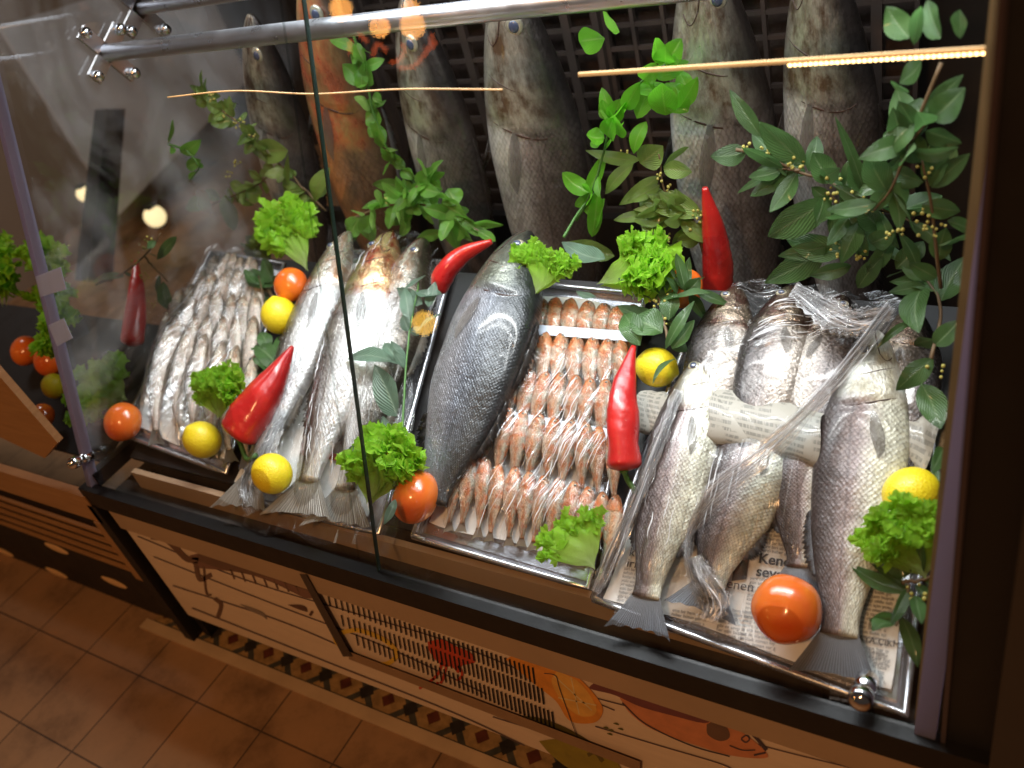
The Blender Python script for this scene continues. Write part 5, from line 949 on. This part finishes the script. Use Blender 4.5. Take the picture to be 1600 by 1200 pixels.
def bundle(lab, lines, n, spread, r, seed):
    rg = random.Random(seed); org = D(*lines[0]); o = empty('cling_film', org); tag(o, lab, 'cling film')
    for k in range(3):                        # crumpled bands
        C0 = crom([np.array(q, float) for q in lines], 60); SP = np.interp(np.linspace(0, 1, 61), np.linspace(0, 1, len(spread)), spread); vs, fs, u_ = [], [], []; nw = 22; off = rg.uniform(-.25, .25); ph = [rg.uniform(0, 6) for _ in range(5)]; wd = rg.uniform(.6, 1.05)
        for i in range(61):
            t = C0[min(i+1, 60)]-C0[max(i-1, 0)]; t = t/np.linalg.norm(t[:2]); nn = np.array((-t[1], t[0]))
            for j in range(nw+1):
                q = 2*j/nw-1; jag = .12*math.sin(i*1.3+ph[0])+.10*math.sin(i*.61+ph[1]); w_ = SP[i]*wd*(1+jag*abs(q)**3); px_ = C0[i][:2]+nn*(q+off)*w_
                vs.append(D(px_[0], px_[1], C0[i][2]+.003*k+.0045*abs(math.sin(q*9+ph[2]+.05*i))**.6+.003*math.sin(q*23+i*.13+ph[3]))); u_.append((q*.55+k*3.1, i/60*.35))
        for i in range(60):
            for j in range(nw): a = i*(nw+1)+j; fs.append((a, a+1, a+nw+2, a+nw+1))
        q = obj('film_band', [v-org for v in vs], fs, rib, o, u_)
    b = MB()
    for k in range(n//5):
        P = []; o1, o2 = rg.uniform(-1, 1), rg.uniform(-1, 1); ph = rg.uniform(0, 6)
        for i, q in enumerate(lines):
            s = spread[i]; oo = o1*math.cos(i*.6+ph*.15)+.3*o2; P.append(D(q[0]+oo*s, q[1]+oo*s*.75+rg.uniform(-1, 1)*1.2, q[2]+.004+rg.uniform(0, .008))-org)
        i0 = rg.randrange(0, 14); i1 = rg.randrange(18, 31); C_ = crom(P, 30)[i0:i1+1]; m_ = len(C_); b.tube(C_, [r*.55*math.sin(math.pi*(i+.5)/m_)*rg.uniform(.5, 1.4) for i in range(m_)], 4)
    b.build('film_threads', fb.m, o, True)
bundle('twisted rope of cling film slanting down across the right tray', [(1392, 478, .10), (1330, 560, .105), (1270, 630, .10), (1190, 710, .09), (1120, 770, .07), (1078, 830, .05), (1078, 890, .04), (1110, 950, .02)], 30, [14, 13, 13, 24, 26, 9, 9, 20], .0009, 1)
bundle('crumpled cling film bunch at the tails of the right tray', [(1085, 870, .035), (1100, 905, .035), (1118, 940, .025), (1105, 970, .02)], 26, [14, 24, 28, 18], .0013, 2)
bundle('gathered cling film bunch at the back right of the sea bass heads', [(1240, 450, .085), (1300, 490, .09), (1340, 500, .09), (1390, 488, .10)], 34, [14, 30, 26, 12], .0008, 3)
bundle('gathered cling film beside the tail of the leftmost silver fish', [(440, 640, .03), (415, 700, .03), (385, 760, .02), (400, 800, .01)], 22, [8, 16, 16, 22], .0009, 4)
bundle('loose cling film edge along the left side of the right tray', [(1062, 610, .05), (1030, 690, .045), (990, 790, .03), (955, 870, .015), (930, 925, .006)], 16, [10, 12, 14, 16, 10], .0010, 5)
# ---------------------------------------------------------------- lamps and writing in the street, seen mirrored in the glass
def mirror(px, py, dist):
    p = hit(px, py, G0+GN*.007, GN); d = _n(ray(px, py)); r = d-2*(d@GN)*GN; return p+r*dist
for k, (px, py, r, lab) in enumerate(((533, 14, .05, 'upper left of the glowing bulbs mirrored above the rail'), (593, 42, .045, 'lower left of the glowing bulbs mirrored under the rail'), (645, 40, .055, 'lower right of the glowing bulbs mirrored under the rail'), (643, 14, .04, 'upper right of the glowing bulbs mirrored above the rail'))):
    p = mirror(px, py, 3.2); o = empty('street_bulb', p); tag(o, lab, 'bulb', 'bulbs in the street'); b = MB(); b.ball((0, 0, 0), r, 14, 10); b.build('bulb_glass', Mat('bulb', (1, .6, .2), .4, emis=(1, .42, .10), es=26).m, o, True); b = MB(); b.lathe([(r*.4, r*.85), (r*.45, r*1.5), (.01, r*1.6)], 12); b.build('socket', mt['blackmatt'], o, True)

# ---------------------------------------------------------------- produce on the next counter, blurred beyond the corner post
tomato(78, 562, 26, .03, 'orange tomato on the next counter, upper of those beyond the corner post', mat='tomato_o')
tomato(40, 548, 24, .03, 'tomato on the next counter, nearest the left picture edge')
tomato(66, 650, 20, .03, 'tomato on the next counter, lowest one beside the wooden board')
lemon(84, 603, 18, .03, 'lemon on the next counter beside the black corner post', (.3, .2, .9))
lettuce((10, 480), (5, 380), 110, .10, 'blurred bright green lettuce at the left picture edge', 2, 31, lift=.10)
lettuce((95, 470), (70, 370), 90, .10, 'blurred green lettuce seen just left of the slim upright pepper', 2, 32, lift=.10)

ns = mirror(640, 75, 3.0); o = empty('neon_sign', ns); tag(o, 'orange neon scribble mirrored in the glass beside the glowing bulbs', 'neon sign'); b = MB()
for pts in ([(560, 52), (568, 60), (574, 66)], [(548, 62), (546, 78), (548, 84)], [(582, 88), (588, 70), (596, 72), (604, 80)], [(610, 98), (626, 92), (632, 76), (628, 68)], [(622, 106), (646, 104), (662, 86), (672, 72), (676, 52)], [(664, 76), (676, 74), (680, 64)]):
    b.tube(crom([mirror(x, y, 3.0)-ns for x, y in pts], 14), .010, 6)
b.build('neon_tube', Mat('neon', (1, .3, .1), .4, emis=(1, .16, .04), es=7).m, o, True)
p = mirror(663, 505, 2.6); o = empty('street_bulb', p); tag(o, 'round yellow bulb mirrored in the glass over the laurel sprig', 'bulb', 'bulbs in the street'); b = MB(); b.ball((0, 0, 0), .05, 14, 10); b.build('bulb_glass', Mat('bulb_y', (1, .7, .2), .4, emis=(1, .55, .08), es=22).m, o, True)

lettuce((60, 545), (110, 470), 120, .06, 'blurred frilly lettuce behind the tomatoes of the next counter', 2, 33, lift=.05)
